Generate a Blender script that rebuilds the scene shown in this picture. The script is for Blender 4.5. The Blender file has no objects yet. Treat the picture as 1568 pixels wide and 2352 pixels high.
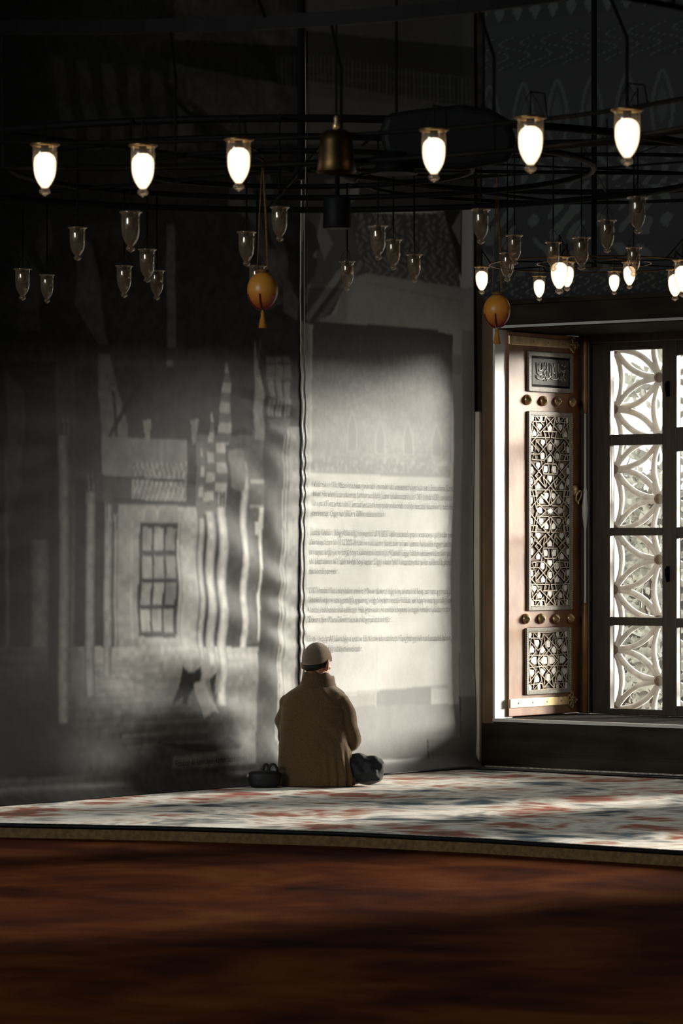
import bpy, bmesh, math, random
import numpy as np
from mathutils import Vector, Matrix
R = math.radians
rnd = random.Random(7)
SC = bpy.context.scene
COL = SC.collection

# ------------------------------------------------------------------ measuring frame
# world: corner of the two walls at the origin, mural wall is x = 0 (room at x > 0),
# window wall is y = 0 (room at y < 0), top of the raised prayer floor is z = 0.
FOC, CX, HY, ZC = 8283.0, 784.0, 1255.0, 1.43
C0, C1 = 0.861, 23.45
TH = R(38.0); cc, ss = math.cos(TH), math.sin(TH)
def c2w(X, Y):
    rx, ry = X - C0, Y - C1
    return cc*rx - ss*ry, ss*rx + cc*ry
CAMX, CAMY = c2w(0, 0)
def ray(px, py):
    X = (px - CX)/FOC
    return Vector((cc*X - ss, ss*X + cc, (HY - py)/FOC))
ORG = Vector((CAMX, CAMY, ZC))
def onx(px, py, v=0.0):
    d = ray(px, py); return ORG + d*((v - ORG.x)/d.x)
def ony(px, py, v=0.0):
    d = ray(px, py); return ORG + d*((v - ORG.y)/d.y)
def onz(px, py, v=0.0):
    d = ray(px, py); return ORG + d*((v - ORG.z)/d.z)
def ondepth(px, py, Y):
    return ORG + ray(px, py)*Y
def w2p(x, y, z):
    rx, ry = cc*x + ss*y, -ss*x + cc*y
    X, Y = rx + C0, ry + C1
    return CX + FOC*X/Y, HY - FOC*(z - ZC)/Y

# ------------------------------------------------------------------ camera
cam_d = bpy.data.cameras.new('camera'); cam = bpy.data.objects.new('camera', cam_d); COL.objects.link(cam)
cam.location = ORG; cam.rotation_euler = (R(90), 0, TH)
cam_d.sensor_fit = 'VERTICAL'; cam_d.sensor_height = 36.0; cam_d.lens = FOC/2352*36.0
cam_d.shift_y = (HY - 1176)/2352
cam_d.clip_start = 0.1; cam_d.clip_end = 200
cam_d.dof.use_dof = True; cam_d.dof.focus_distance = 22.0; cam_d.dof.aperture_fstop = 8.0
SC.camera = cam

# ------------------------------------------------------------------ light
SC.view_settings.view_transform = 'Standard'; SC.view_settings.look = 'None'
SC.view_settings.exposure = 0.0; SC.view_settings.gamma = 1.0; SC.view_settings.use_curve_mapping = False
SC.cycles.max_bounces = 8; SC.cycles.diffuse_bounces = 4; SC.cycles.glossy_bounces = 4
SC.cycles.transparent_max_bounces = 24; SC.cycles.sample_clamp_indirect = 4.0
SC.cycles.use_denoising = True

SUN_DIR = Vector((-0.42, -1.0, -0.22)); SUN_E = 33.0; SUN_ANGLE = 20.0
SKY_E = 1.7; FILL_E = 980.0
WINS = ((0.163, 2.10), (3.2, 3.9), (6.2, 7.3))          # the row of windows along the wall; only the first is in the photograph

w = bpy.data.worlds.new('hazy_sky'); SC.world = w; w.use_nodes = True
bg = w.node_tree.nodes['Background']; bg.inputs[0].default_value = (1.0, 0.985, 0.95, 1); bg.inputs[1].default_value = SKY_E

def lamp(name, kind, loc, direction, energy, color=(1, 1, 1)):
    d = bpy.data.lights.new(name, kind); o = bpy.data.objects.new(name, d); COL.objects.link(o)
    o.location = loc; o.rotation_euler = Vector(direction).to_track_quat('-Z', 'Y').to_euler()
    d.energy = energy; d.color = color
    return o, d
o, d = lamp('sun', 'SUN', (2, 8, 6), SUN_DIR, SUN_E, (1.0, 0.93, 0.84)); d.angle = R(SUN_ANGLE)
for wa_, wb_ in WINS:
    o, d = lamp('window_portal', 'AREA', ((wa_ + wb_)/2, 1.12, 1.58), (0, -1, 0), 1.0)
    d.shape = 'RECTANGLE'; d.size = wb_ - wa_; d.size_y = 2.6; d.cycles.is_portal = True
o, d = lamp('hall_fill_light', 'AREA', (3.5, -27.0, 5.5), (-0.06, 1, -0.16), FILL_E, (0.93, 1.0, 0.97))  # added fill lamp for the dim hall; no windows are built there
d.shape = 'RECTANGLE'; d.size = 7.0; d.size_y = 3.5

# ------------------------------------------------------------------ materials
def nodes_of(name):
    m = bpy.data.materials.new(name); m.use_nodes = True
    nt = m.node_tree; return m, nt, nt.nodes['Principled BSDF']
def mat(name, col, rough=0.6, metal=0.0, var=0.25, scale=12.0, bump=0.0, bscale=60.0, col2=None, spec=0.5, stretch=(1, 1, 1)):
    m, nt, b = nodes_of(name)
    tc = nt.nodes.new('ShaderNodeTexCoord'); mp = nt.nodes.new('ShaderNodeMapping'); mp.inputs['Scale'].default_value = stretch
    nt.links.new(tc.outputs['Object'], mp.inputs['Vector'])
    n = nt.nodes.new('ShaderNodeTexNoise'); n.inputs['Scale'].default_value = scale; n.inputs['Detail'].default_value = 5
    nt.links.new(mp.outputs[0], n.inputs['Vector'])
    r = nt.nodes.new('ShaderNodeValToRGB')
    c2 = col2 if col2 else tuple(c*(1 - var) for c in col)
    c1 = col if col2 else tuple(min(1, c*(1 + var*0.5)) for c in col)
    r.color_ramp.elements[0].position = 0.35; r.color_ramp.elements[1].position = 0.68
    r.color_ramp.elements[0].color = (*c2, 1); r.color_ramp.elements[1].color = (*c1, 1)
    nt.links.new(n.outputs['Fac'], r.inputs['Fac']); nt.links.new(r.outputs[0], b.inputs['Base Color'])
    b.inputs['Roughness'].default_value = rough; b.inputs['Metallic'].default_value = metal
    b.inputs['Specular IOR Level'].default_value = spec
    if bump:
        n2 = nt.nodes.new('ShaderNodeTexNoise'); n2.inputs['Scale'].default_value = bscale; n2.inputs['Detail'].default_value = 4
        nt.links.new(mp.outputs[0], n2.inputs['Vector'])
        bp = nt.nodes.new('ShaderNodeBump'); bp.inputs['Strength'].default_value = bump; bp.inputs['Distance'].default_value = 0.01
        nt.links.new(n2.outputs['Fac'], bp.inputs['Height']); nt.links.new(bp.outputs[0], b.inputs['Normal'])
    return m
def print_mat(name, rough=0.45, spec=0.4, grain=0.10):
    m, nt, b = nodes_of(name)
    a = nt.nodes.new('ShaderNodeAttribute'); a.attribute_name = 'Col'
    tc = nt.nodes.new('ShaderNodeTexCoord'); n = nt.nodes.new('ShaderNodeTexNoise'); n.inputs['Scale'].default_value = 260; n.inputs['Detail'].default_value = 3
    nt.links.new(tc.outputs['Object'], n.inputs['Vector'])
    mr = nt.nodes.new('ShaderNodeMapRange'); mr.inputs['From Min'].default_value = 0.3; mr.inputs['From Max'].default_value = 0.7
    mr.inputs['To Min'].default_value = 1 - grain; mr.inputs['To Max'].default_value = 1 + grain
    nt.links.new(n.outputs['Fac'], mr.inputs['Value'])
    mx = nt.nodes.new('ShaderNodeVectorMath'); mx.operation = 'SCALE'
    nt.links.new(a.outputs['Color'], mx.inputs[0]); nt.links.new(mr.outputs[0], mx.inputs['Scale'])
    nt.links.new(mx.outputs[0], b.inputs['Base Color'])
    b.inputs['Roughness'].default_value = rough; b.inputs['Specular IOR Level'].default_value = spec
    return m
def emis(name, col, strength):
    m, nt, b = nodes_of(name)
    b.inputs['Base Color'].default_value = (*col, 1); b.inputs['Emission Color'].default_value = (*col, 1)
    b.inputs['Emission Strength'].default_value = strength
    return m
def glass(name, tint, base=0.06, edge=0.55, rough=0.03, dust=0.0):
    m = bpy.data.materials.new(name); m.use_nodes = True; nt = m.node_tree; nt.nodes.clear()
    out = nt.nodes.new('ShaderNodeOutputMaterial'); t = nt.nodes.new('ShaderNodeBsdfTransparent'); g = nt.nodes.new('ShaderNodeBsdfGlossy')
    t.inputs[0].default_value = (*tint, 1); g.inputs['Roughness'].default_value = rough; g.inputs[0].default_value = (1, 0.97, 0.92, 1)
    lw = nt.nodes.new('ShaderNodeLayerWeight'); lw.inputs[0].default_value = 0.35
    mr = nt.nodes.new('ShaderNodeMapRange'); mr.inputs['To Min'].default_value = base; mr.inputs['To Max'].default_value = edge
    nt.links.new(lw.outputs['Facing'], mr.inputs['Value'])
    mx = nt.nodes.new('ShaderNodeMixShader'); nt.links.new(mr.outputs[0], mx.inputs[0]); nt.links.new(t.outputs[0], mx.inputs[1]); nt.links.new(g.outputs[0], mx.inputs[2])
    last = mx
    if dust:
        df = nt.nodes.new('ShaderNodeBsdfDiffuse'); df.inputs[0].default_value = (0.75, 0.62, 0.46, 1); tl = nt.nodes.new('ShaderNodeBsdfTranslucent'); tl.inputs[0].default_value = (0.8, 0.64, 0.46, 1)
        m1 = nt.nodes.new('ShaderNodeMixShader'); nt.links.new(df.outputs[0], m1.inputs[1]); nt.links.new(tl.outputs[0], m1.inputs[2])
        m2 = nt.nodes.new('ShaderNodeMixShader'); m2.inputs[0].default_value = dust; nt.links.new(mx.outputs[0], m2.inputs[1]); nt.links.new(m1.outputs[0], m2.inputs[2]); last = m2
    nt.links.new(last.outputs[0], out.inputs[0])
    return m
M = {}
M['plaster'] = mat('grey_plaster', (0.16, 0.15, 0.13), 0.85, var=0.2, scale=3, bump=0.15)
M['dark_plaster'] = mat('dark_plaster', (0.07, 0.068, 0.06), 0.9, var=0.3, scale=2)
M['brown_marble'] = mat('veined_brown_marble', (0.036, 0.028, 0.018), 0.6, spec=0.12, var=0.55, scale=2.2, stretch=(1, 1, 3.5), bump=0.05)
M['brown_stone'] = mat('warm_brown_stone', (0.20, 0.125, 0.065), 0.6, var=0.4, scale=5, stretch=(1, 1, 0.5), spec=0.3)
M['white_marble'] = mat('white_marble', (0.72, 0.71, 0.67), 0.35, var=0.12, scale=6, stretch=(1, 1, 0.2))
M['pale_marble'] = mat('pale_corner_marble', (0.78, 0.70, 0.58), 0.5, var=0.25, scale=6, stretch=(1, 1, 0.3))
M['dark_wood'] = mat('dark_window_wood', (0.045, 0.030, 0.020), 0.45, var=0.4, scale=8, stretch=(6, 6, 0.5))
M['sill_wood'] = mat('dull_dark_wood', (0.022, 0.016, 0.011), 0.9, var=0.3, scale=8, spec=0.05)
M['shutter_wood'] = mat('polished_shutter_wood', (0.34, 0.165, 0.055), 0.44, scale=2.6, stretch=(1, 2.2, 1.2), col2=(0.19, 0.055, 0.018), bump=0.06, bscale=14, spec=0.33)
M['orange_wood'] = mat('orange_shutter_wood', (0.42, 0.19, 0.05), 0.35, scale=4, col2=(0.2, 0.08, 0.02))
M['silver_frame'] = mat('silver_inlaid_frame', (0.33, 0.295, 0.245), 0.55, spec=0.25, var=0.5, scale=160)
M['ivory'] = mat('ivory_ground', (0.26, 0.19, 0.125), 0.6, spec=0.2, var=0.3, scale=60)
M['ground_shade'] = mat('black_ground_and_strap_shade', (0.012, 0.009, 0.007), 0.8, spec=0.1, var=0.3)
M['ridge'] = mat('pale_strap_ridge', (0.56, 0.44, 0.31), 0.45, spec=0.3, var=0.2, scale=50)
M['pearl'] = mat('mother_of_pearl', (0.90, 0.84, 0.77), 0.35, var=0.14, scale=70, spec=0.5)
M['brass'] = mat('polished_brass', (0.80, 0.58, 0.30), 0.30, 0.75, var=0.25, scale=20)
M['dull_brass'] = mat('dull_brass', (0.50, 0.33, 0.14), 0.40, 1.0, var=0.45, scale=14)
M['bell_brass'] = mat('dark_bell_brass', (0.10, 0.062, 0.025), 0.42, 1.0, var=0.4, scale=14)
M['silver'] = mat('silvered_letters', (0.50, 0.48, 0.43), 0.45, 0.0, var=0.15)
M['plaque'] = mat('dark_silver_plaque', (0.07, 0.07, 0.063), 0.6, 0.0, spec=0.2, var=0.3, scale=40)
M['iron'] = mat('black_iron', (0.005, 0.005, 0.005), 0.6, 0.0, spec=0.08, var=0.3)
M['gold_iron'] = mat('gilded_iron', (0.16, 0.09, 0.035), 0.35, 0.9, var=0.4)
M['black'] = mat('matt_black', (0.006, 0.006, 0.007), 0.6, spec=0.2, var=0.3)
M['stone'] = mat('carved_marble_grille', (0.72, 0.71, 0.68), 0.7, var=0.2, scale=14, bump=0.1)
M['boss'] = mat('brown_boss', (0.10, 0.07, 0.05), 0.7, var=0.3, scale=40)
M['cable'] = mat('black_cable', (0.014, 0.015, 0.017), 0.4, var=0.2)
M['glass'] = glass('clear_window_glass', (0.97, 0.98, 0.97), 0.03, 0.35, 0.01)
M['lamp_glass'] = glass('clear_lamp_glass', (0.93, 0.86, 0.76), 0.06, 0.95, 0.06, 0.12)
M['lit_glass'] = glass('lit_lamp_glass', (0.98, 0.94, 0.86), 0.06, 0.6, 0.12, 0.10)
M['bulb'] = emis('lit_bulb', (0.80, 0.655, 0.51), 2.6)
M['amber'] = mat('amber_dead_bulb', (0.13, 0.075, 0.03), 0.35, var=0.4, scale=40)
M['jacket'] = mat('olive_brown_wool', (0.15, 0.094, 0.045), 0.95, var=0.35, scale=170, bump=0.35, bscale=420, spec=0.15)
M['collar'] = mat('jacket_collar_lining', (0.12, 0.076, 0.038), 0.9, var=0.3, scale=150, spec=0.15)
M['trousers'] = mat('navy_black_trousers', (0.018, 0.022, 0.027), 0.7, var=0.3, scale=60, bump=0.2, bscale=90)
M['sock'] = mat('dark_socks', (0.02, 0.02, 0.022), 0.9, var=0.2)
M['skin'] = mat('skin', (0.50, 0.19, 0.10), 0.5, var=0.18, scale=25)
M['hair'] = mat('short_dark_hair', (0.018, 0.014, 0.012), 0.7, var=0.4, scale=220, bump=0.4, bscale=500)
M['cap'] = mat('knitted_beige_cap', (0.27, 0.195, 0.13), 0.95, var=0.3, scale=240, bump=0.8, bscale=260, spec=0.1)
M['bag'] = mat('black_bag_cloth', (0.012, 0.013, 0.014), 0.6, var=0.3, scale=40, bump=0.15)
M['grey_tip'] = mat('grey_plastic', (0.38, 0.37, 0.34), 0.4, var=0.1)
M['rope'] = mat('brown_rope', (0.20, 0.105, 0.035), 0.85, var=0.5, scale=120)
M['tassel'] = mat('orange_tassel', (0.62, 0.25, 0.035), 0.8, var=0.3, scale=90)
M['garden_wall'] = mat('grey_garden_wall', (0.07, 0.07, 0.066), 0.9, var=0.35, scale=4)
M['earth'] = mat('garden_earth', (0.12, 0.11, 0.10), 0.95, var=0.3, scale=3)
M['edge_cord'] = mat('pale_border_cord', (0.60, 0.56, 0.48), 0.8, var=0.6, scale=40)
M['hem'] = mat('grey_banner_hem', (0.40, 0.39, 0.36), 0.3, var=0.15, scale=20, spec=0.7)
M['ink'] = mat('printed_ink', (0.085, 0.078, 0.07), 0.5, var=0.1)
M['caption_ink'] = mat('printed_caption_ink', (0.02, 0.02, 0.018), 0.5, var=0.1)
M['mural'] = print_mat('mural_print', 0.50, 0.06)
M['panel'] = print_mat('text_panel_print', 0.50, 0.22, 0.05)
M['tile'] = print_mat('painted_tile', 0.6, 0.3)

for k_, w_ in (('jacket', 0.9), ('collar', 0.7), ('cap', 0.9), ('trousers', 0.35)):
    b_ = M[k_].node_tree.nodes['Principled BSDF']; b_.inputs['Sheen Weight'].default_value = w_; b_.inputs['Sheen Roughness'].default_value = 0.35; b_.inputs['Sheen Tint'].default_value = (1, 0.92, 0.78, 1)
def leaf_mat():
    m, nt, b = nodes_of('ivy_leaf')
    b.inputs['Base Color'].default_value = (0.16, 0.17, 0.12, 1); b.inputs['Roughness'].default_value = 0.5
    t = nt.nodes.new('ShaderNodeBsdfTranslucent'); t.inputs[0].default_value = (0.15, 0.155, 0.135, 1)
    oi = nt.nodes.new('ShaderNodeTexCoord'); n = nt.nodes.new('ShaderNodeTexNoise'); n.inputs['Scale'].default_value = 9
    nt.links.new(oi.outputs['Object'], n.inputs['Vector'])
    r = nt.nodes.new('ShaderNodeValToRGB'); r.color_ramp.elements[0].color = (0.03, 0.032, 0.028, 1); r.color_ramp.elements[1].color = (0.20, 0.20, 0.18, 1)
    nt.links.new(n.outputs['Fac'], r.inputs['Fac']); nt.links.new(r.outputs[0], b.inputs['Base Color'])
    mx = nt.nodes.new('ShaderNodeMixShader'); mx.inputs[0].default_value = 0.4
    out = nt.nodes['Material Output']
    nt.links.new(b.outputs[0], mx.inputs[1]); nt.links.new(t.outputs[0], mx.inputs[2]); nt.links.new(mx.outputs[0], out.inputs[0])
    return m
M['leaf'] = leaf_mat()

def carpet_mat(name, stops, scale, rough=0.9, fine=90, seed=0.0, sheen=1.0, rgh=0.55, spec=0.2):
    m, nt, b = nodes_of(name)
    tc = nt.nodes.new('ShaderNodeTexCoord'); mp = nt.nodes.new('ShaderNodeMapping'); mp.inputs['Location'].default_value = (seed, seed*0.7, 0)
    nt.links.new(tc.outputs['Object'], mp.inputs['Vector'])
    n = nt.nodes.new('ShaderNodeTexNoise'); n.inputs['Scale'].default_value = scale; n.inputs['Detail'].default_value = 3.5; n.inputs['Roughness'].default_value = rgh
    n.inputs['Distortion'].default_value = 0.35
    nt.links.new(mp.outputs[0], n.inputs['Vector'])
    r = nt.nodes.new('ShaderNodeValToRGB'); cr = r.color_ramp
    while len(cr.elements) < len(stops): cr.elements.new(0.5)
    for e, (p, c) in zip(cr.elements, stops): e.position = p; e.color = (*c, 1)
    nt.links.new(n.outputs['Fac'], r.inputs['Fac'])
    f = nt.nodes.new('ShaderNodeTexNoise'); f.inputs['Scale'].default_value = fine; f.inputs['Detail'].default_value = 4
    nt.links.new(mp.outputs[0], f.inputs['Vector'])
    mr = nt.nodes.new('ShaderNodeMapRange'); mr.inputs['To Min'].default_value = 0.6; mr.inputs['To Max'].default_value = 1.35
    nt.links.new(f.outputs['Fac'], mr.inputs['Value'])
    mx = nt.nodes.new('ShaderNodeVectorMath'); mx.operation = 'SCALE'
    nt.links.new(r.outputs[0], mx.inputs[0]); nt.links.new(mr.outputs[0], mx.inputs['Scale']); nt.links.new(mx.outputs[0], b.inputs['Base Color'])
    bp = nt.nodes.new('ShaderNodeBump'); bp.inputs['Strength'].default_value = 0.3; bp.inputs['Distance'].default_value = 0.006
    nt.links.new(f.outputs['Fac'], bp.inputs['Height']); nt.links.new(bp.outputs[0], b.inputs['Normal'])
    b.inputs['Roughness'].default_value = rough; b.inputs['Specular IOR Level'].default_value = spec
    b.inputs['Sheen Weight'].default_value = sheen; b.inputs['Sheen Roughness'].default_value = 0.5
    nt.links.new(mx.outputs[0], b.inputs['Sheen Tint'])
    return m
M['carpet'] = carpet_mat('kilim_carpet', [(0.24, (0.02, 0.035, 0.045)), (0.36, (0.05, 0.075, 0.09)), (0.43, (0.34, 0.32, 0.29)), (0.50, (0.80, 0.75, 0.68)),
                                          (0.56, (0.48, 0.38, 0.31)), (0.615, (0.30, 0.085, 0.06)), (0.66, (0.22, 0.12, 0.09)), (0.76, (0.05, 0.05, 0.055))], 1.55, seed=3.1, rgh=0.74)
M['red_carpet'] = carpet_mat('red_brown_carpet', [(0.30, (0.03, 0.010, 0.008)), (0.45, (0.10, 0.024, 0.010)), (0.55, (0.17, 0.045, 0.013)), (0.68, (0.23, 0.080, 0.020)), (0.8, (0.045, 0.012, 0.008))], 1.3, seed=9.0, sheen=0.0, spec=0.02)
M['riser'] = mat('gold_woven_edge', (0.19, 0.105, 0.033), 0.8, var=0.4, scale=40)

# ------------------------------------------------------------------ mesh helpers
class MB:
    def __init__(s): s.v = []; s.f = []
    def add(s, vs, fs):
        b = len(s.v); s.v += [tuple(v) for v in vs]; s.f += [tuple(i + b for i in f) for f in fs]
    def box(s, lo, hi):
        x0, y0, z0 = lo; x1, y1, z1 = hi
        s.add([(x0,y0,z0),(x1,y0,z0),(x1,y1,z0),(x0,y1,z0),(x0,y0,z1),(x1,y0,z1),(x1,y1,z1),(x0,y1,z1)],
              [(0,3,2,1),(4,5,6,7),(0,1,5,4),(1,2,6,5),(2,3,7,6),(3,0,4,7)])
    def tube(s, pts, r, n=8, close=False, flat=None):
        pts = [Vector(p) for p in pts]; N = len(pts); rings = []
        up0 = Vector((0.13, 0.31, 0.94))
        for i, p in enumerate(pts):
            if close: t = pts[(i+1) % N] - pts[i-1]
            else: t = pts[min(i+1, N-1)] - pts[max(i-1, 0)]
            t.normalize(); a = t.cross(up0)
            if a.length < 1e-4: a = t.cross(Vector((1, 0, 0)))
            a.normalize(); b = t.cross(a)
            ri = r[i] if isinstance(r, (list, tuple)) else r
            rb = ri*(flat if flat else 1)
            rings.append([p + a*math.cos(2*math.pi*k/n)*ri + b*math.sin(2*math.pi*k/n)*rb for k in range(n)])
        vs = [v for rg in rings for v in rg]; fs = []
        for i in range(N if close else N-1):
            j = (i+1) % N
            for k in range(n):
                l = (k+1) % n; fs.append((i*n+k, j*n+k, j*n+l, i*n+l))
        if not close:
            fs.append(tuple(range(n))[::-1]); fs.append(tuple((N-1)*n + k for k in range(n)))
        s.add(vs, fs)
    def lathe(s, prof, c=(0, 0, 0), n=24, axis='z', cap=True):
        vs, fs = [], []
        for r, h in prof:
            for k in range(n):
                a = 2*math.pi*k/n; u, v = r*math.cos(a), r*math.sin(a)
                if axis == 'z': vs.append((c[0]+u, c[1]+v, c[2]+h))
                elif axis == 'x': vs.append((c[0]+h, c[1]+u, c[2]+v))
                else: vs.append((c[0]+u, c[1]+h, c[2]+v))
        for i in range(len(prof)-1):
            for k in range(n):
                l = (k+1) % n; fs.append((i*n+k, i*n+l, (i+1)*n+l, (i+1)*n+k))
        if cap:
            fs.append(tuple(range(n))); fs.append(tuple((len(prof)-1)*n + k for k in range(n))[::-1])
        s.add(vs, fs)
    def ellipsoid(s, c, r, nu=20, nv=12, rot=None):
        prof = []
        vs, fs = [], []
        for j in range(nv+1):
            ph = math.pi*j/nv
            for k in range(nu):
                a = 2*math.pi*k/nu
                p = Vector((r[0]*math.sin(ph)*math.cos(a), r[1]*math.sin(ph)*math.sin(a), r[2]*math.cos(ph)))
                if rot: p = rot @ p
                vs.append(p + Vector(c))
        for j in range(nv):
            for k in range(nu):
                l = (k+1) % nu; fs.append((j*nu+k, (j+1)*nu+k, (j+1)*nu+l, j*nu+l))
        s.add(vs, fs)
    def prism(s, pts, off):
        n = len(pts); o = Vector(off); pts = [Vector(p) for p in pts]
        s.add(pts + [p + o for p in pts], [tuple(range(n))[::-1], tuple(range(n, 2*n))] + [(i, (i+1) % n, n+(i+1) % n, n+i) for i in range(n)])
    def build(s, name, m, parent=None, origin=(0, 0, 0), smooth=False, loc=None):
        me = bpy.data.meshes.new(name); o3 = Vector(origin)
        me.from_pydata([tuple(Vector(v) - o3) for v in s.v], [], s.f)
        bm = bmesh.new(); bm.from_mesh(me); bmesh.ops.remove_doubles(bm, verts=bm.verts, dist=1e-6)
        bmesh.ops.recalc_face_normals(bm, faces=bm.faces); bm.to_mesh(me); bm.free()
        me.materials.append(m)
        if smooth:
            me.polygons.foreach_set('use_smooth', [True]*len(me.polygons))
        o = bpy.data.objects.new(name, me); COL.objects.link(o)
        if parent: o.parent = parent
        else: o.location = loc if loc is not None else origin
        return o
def tag(o, label=None, cat=None, group=None, kind=None):
    if label: o['label'] = label
    if cat: o['category'] = cat
    if group: o['group'] = group
    if kind: o['kind'] = kind
    return o
def empty(name, loc, label, cat, group=None, kind=None, rz=0):
    o = bpy.data.objects.new(name, None); COL.objects.link(o); o.location = loc; o.rotation_euler = (0, 0, rz); o.empty_display_size = 0.1
    return tag(o, label, cat, group, kind)
def struct(o): o['kind'] = 'structure'; return o
def copy_tree(o, parent=None):
    c = o.copy(); COL.objects.link(c)
    if parent: c.parent = parent
    for ch in o.children: copy_tree(ch, c)
    return c
def bevel(o, wd, seg=2):
    m = o.modifiers.new('soft_edge', 'BEVEL'); m.width = wd; m.segments = seg; m.limit_method = 'ANGLE'; return o

# ------------------------------------------------------------------ the shell
OX0, OX1 = WINS[0]          # window opening along x
OZ0 = ony(1350, 1662).z         # sill
OZ1 = ony(1350, 741).z          # lintel
WT = 1.02                       # depth of the reveal
HT = 9.0
b = MB(); b.box((-0.6, -30, -0.5), (24, 1.5, -0.075)); struct(b.build('floor', M['dark_plaster']))
b = MB(); b.box((-0.8, -30, HT), (24, WT + 0.12, HT + 0.3)); struct(b.build('ceiling', M['dark_plaster']))
b = MB(); b.box((-0.8, -30, -0.5), (0.0, WT + 0.12, HT)); struct(b.build('wall_left', M['plaster']))
b = MB(); b.box((-0.8, -30.4, -0.5), (24, -30, HT)); struct(b.build('wall_back', M['dark_plaster']))
b = MB(); b.box((24, -30, -0.5), (24.4, 1.6, HT)); struct(b.build('wall_far', M['dark_plaster']))
b = MB()
b.box((0, 0, -0.5), (24, WT + 0.12, OZ0)); b.box((0, 0, OZ1), (24, WT + 0.12, HT)); b.box((0, 0, OZ0), (OX0, 0.185, OZ1)); b.box((0, 0.185, OZ0), (OX0 - 0.05, WT + 0.12, OZ1))
for k, (wa_, wb_) in enumerate(WINS):
    xe = WINS[k+1][0] if k + 1 < len(WINS) else 24
    b.box((wb_, 0, OZ0), (xe, WT + 0.12, OZ1))
struct(b.build('wall_right', M['brown_marble']))
# white marble lining of the window reveal, with a lip on the room side
b = MB()
b.box((OX0 - 0.004, -0.012, OZ0), (OX0 + 0.012, 0.186, OZ1)); b.box((OX0 - 0.004, -0.014, OZ0 - 0.008), (OX1 + 0.05, 0.03, OZ0 + 0.012))
b.box((OX0 - 0.004, -0.012, OZ1 - 0.010), (OX1, 0.0, OZ1 + 0.006))
struct(b.build('trim_1', M['white_marble']))
b = MB(); b.box((OX0 + 0.012, 0.004, OZ1 - 0.016), (OX1, 0.97, OZ1 - 0.001)); b.box((OX0 - 0.04, 0.03, OZ0 - 0.002), (OX1, 0.97, OZ0 + 0.010)); struct(b.build('trim_7', M['sill_wood']))
# plinth moulding under the sill
b = MB(); b.box((0.1, -0.025, 0.0), (6, 0, 0.085)); b.box((0.1, -0.012, 0.085), (6, 0, 0.10))
struct(b.build('trim_2', M['brown_marble']))
# corner post: black above, thin pale metal edge, pale marble strip below
zj = ony(1090, 946).z
b = MB(); b.box((0.0, -0.118, 2.35), (0.013, -0.040, 6.5)); struct(b.build('trim_3', M['black']))
b = MB(); b.box((0.0, -0.038, zj), (0.022, -0.030, 5.2)); struct(b.build('trim_4', M['pale_marble']))
b = MB(); b.box((0.0, -0.032, 0.006), (0.064, 0.0, zj)); bevel(struct(b.build('trim_5', M['pale_marble'])), 0.006)
b = MB(); b.box((0.070, -0.006, OZ0 - 0.02), (OX0 - 0.005, 0.0, 2.97)); struct(b.build('trim_8', M['brown_stone']))
# raised prayer floor
edge = [(-400, 1884), (0, 1893), (400, 1901), (784, 1913), (1100, 1928), (1568, 1957), (1900, 1985)]
ep = [onz(x, y, 0.0) for x, y in edge]
b = MB()
poly = [(p.x, p.y, -0.02) for p in ep] + [(6.0, 0.0, -0.02), (0.0, 0.0, -0.02)]
b.prism([(p[0], p[1], -0.076) for p in poly], (0, 0, 0.062))
struct(b.build('platform', M['riser']))
b = MB(); b.prism([(p[0], p[1], -0.014) for p in poly], (0, 0, 0.014))
o = b.build('kilim_carpet', M['carpet']); tag(o, 'pale patterned carpet with red and blue motifs on the raised floor', 'carpet')
b = MB(); b.tube([(p.x + 0.004, p.y - 0.010, -0.004) for p in ep], 0.011, 8)
b.build('bound_edge', M['black'], o, smooth=True)
b = MB(); b.tube([(p.x - 0.01, p.y + 0.016, 0.002) for p in ep], 0.005, 6)
b.build('edge_stitching', M['edge_cord'], o, smooth=True)
b = MB(); b.box((0.12, -0.05, 0.0), (6, -0.028, 0.012)); b.build('wall_binding', M['edge_cord'], o)
b = MB(); poly2 = [(p.x, p.y) for p in ep]
b.prism([(p[0]+0.02, p[1]-0.03, -0.075) for p in poly2] + [(12.5, -3.5, -0.075), (16, -24, -0.075), (1, -24, -0.075), (0.0, -8, -0.075)], (0, 0, 0.010))
tag(b.build('red_carpet', M['red_carpet']), 'worn red brown carpet filling the dim foreground', 'carpet')
# cable lying along the foot of the window wall
pts = [onz(x, y, 0.010) for x, y in ((862, 1779), (900, 1777), (930, 1773), (960, 1770), (985, 1766), (1030, 1764), (1085, 1764), (1180, 1768), (1300, 1774), (1450, 1781), (1620, 1789))]
pts = [Vector((max(p.x, 0.13), min(p.y, -0.062), p.z)) for p in pts]
b = MB(); b.tube(pts, [0.005, 0.005, 0.007, 0.008, 0.010] + [0.011]*6, 8)
tag(b.build('floor_cable', M['cable'], smooth=True), 'black cable lying along the foot of the window wall', 'cable')

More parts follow.
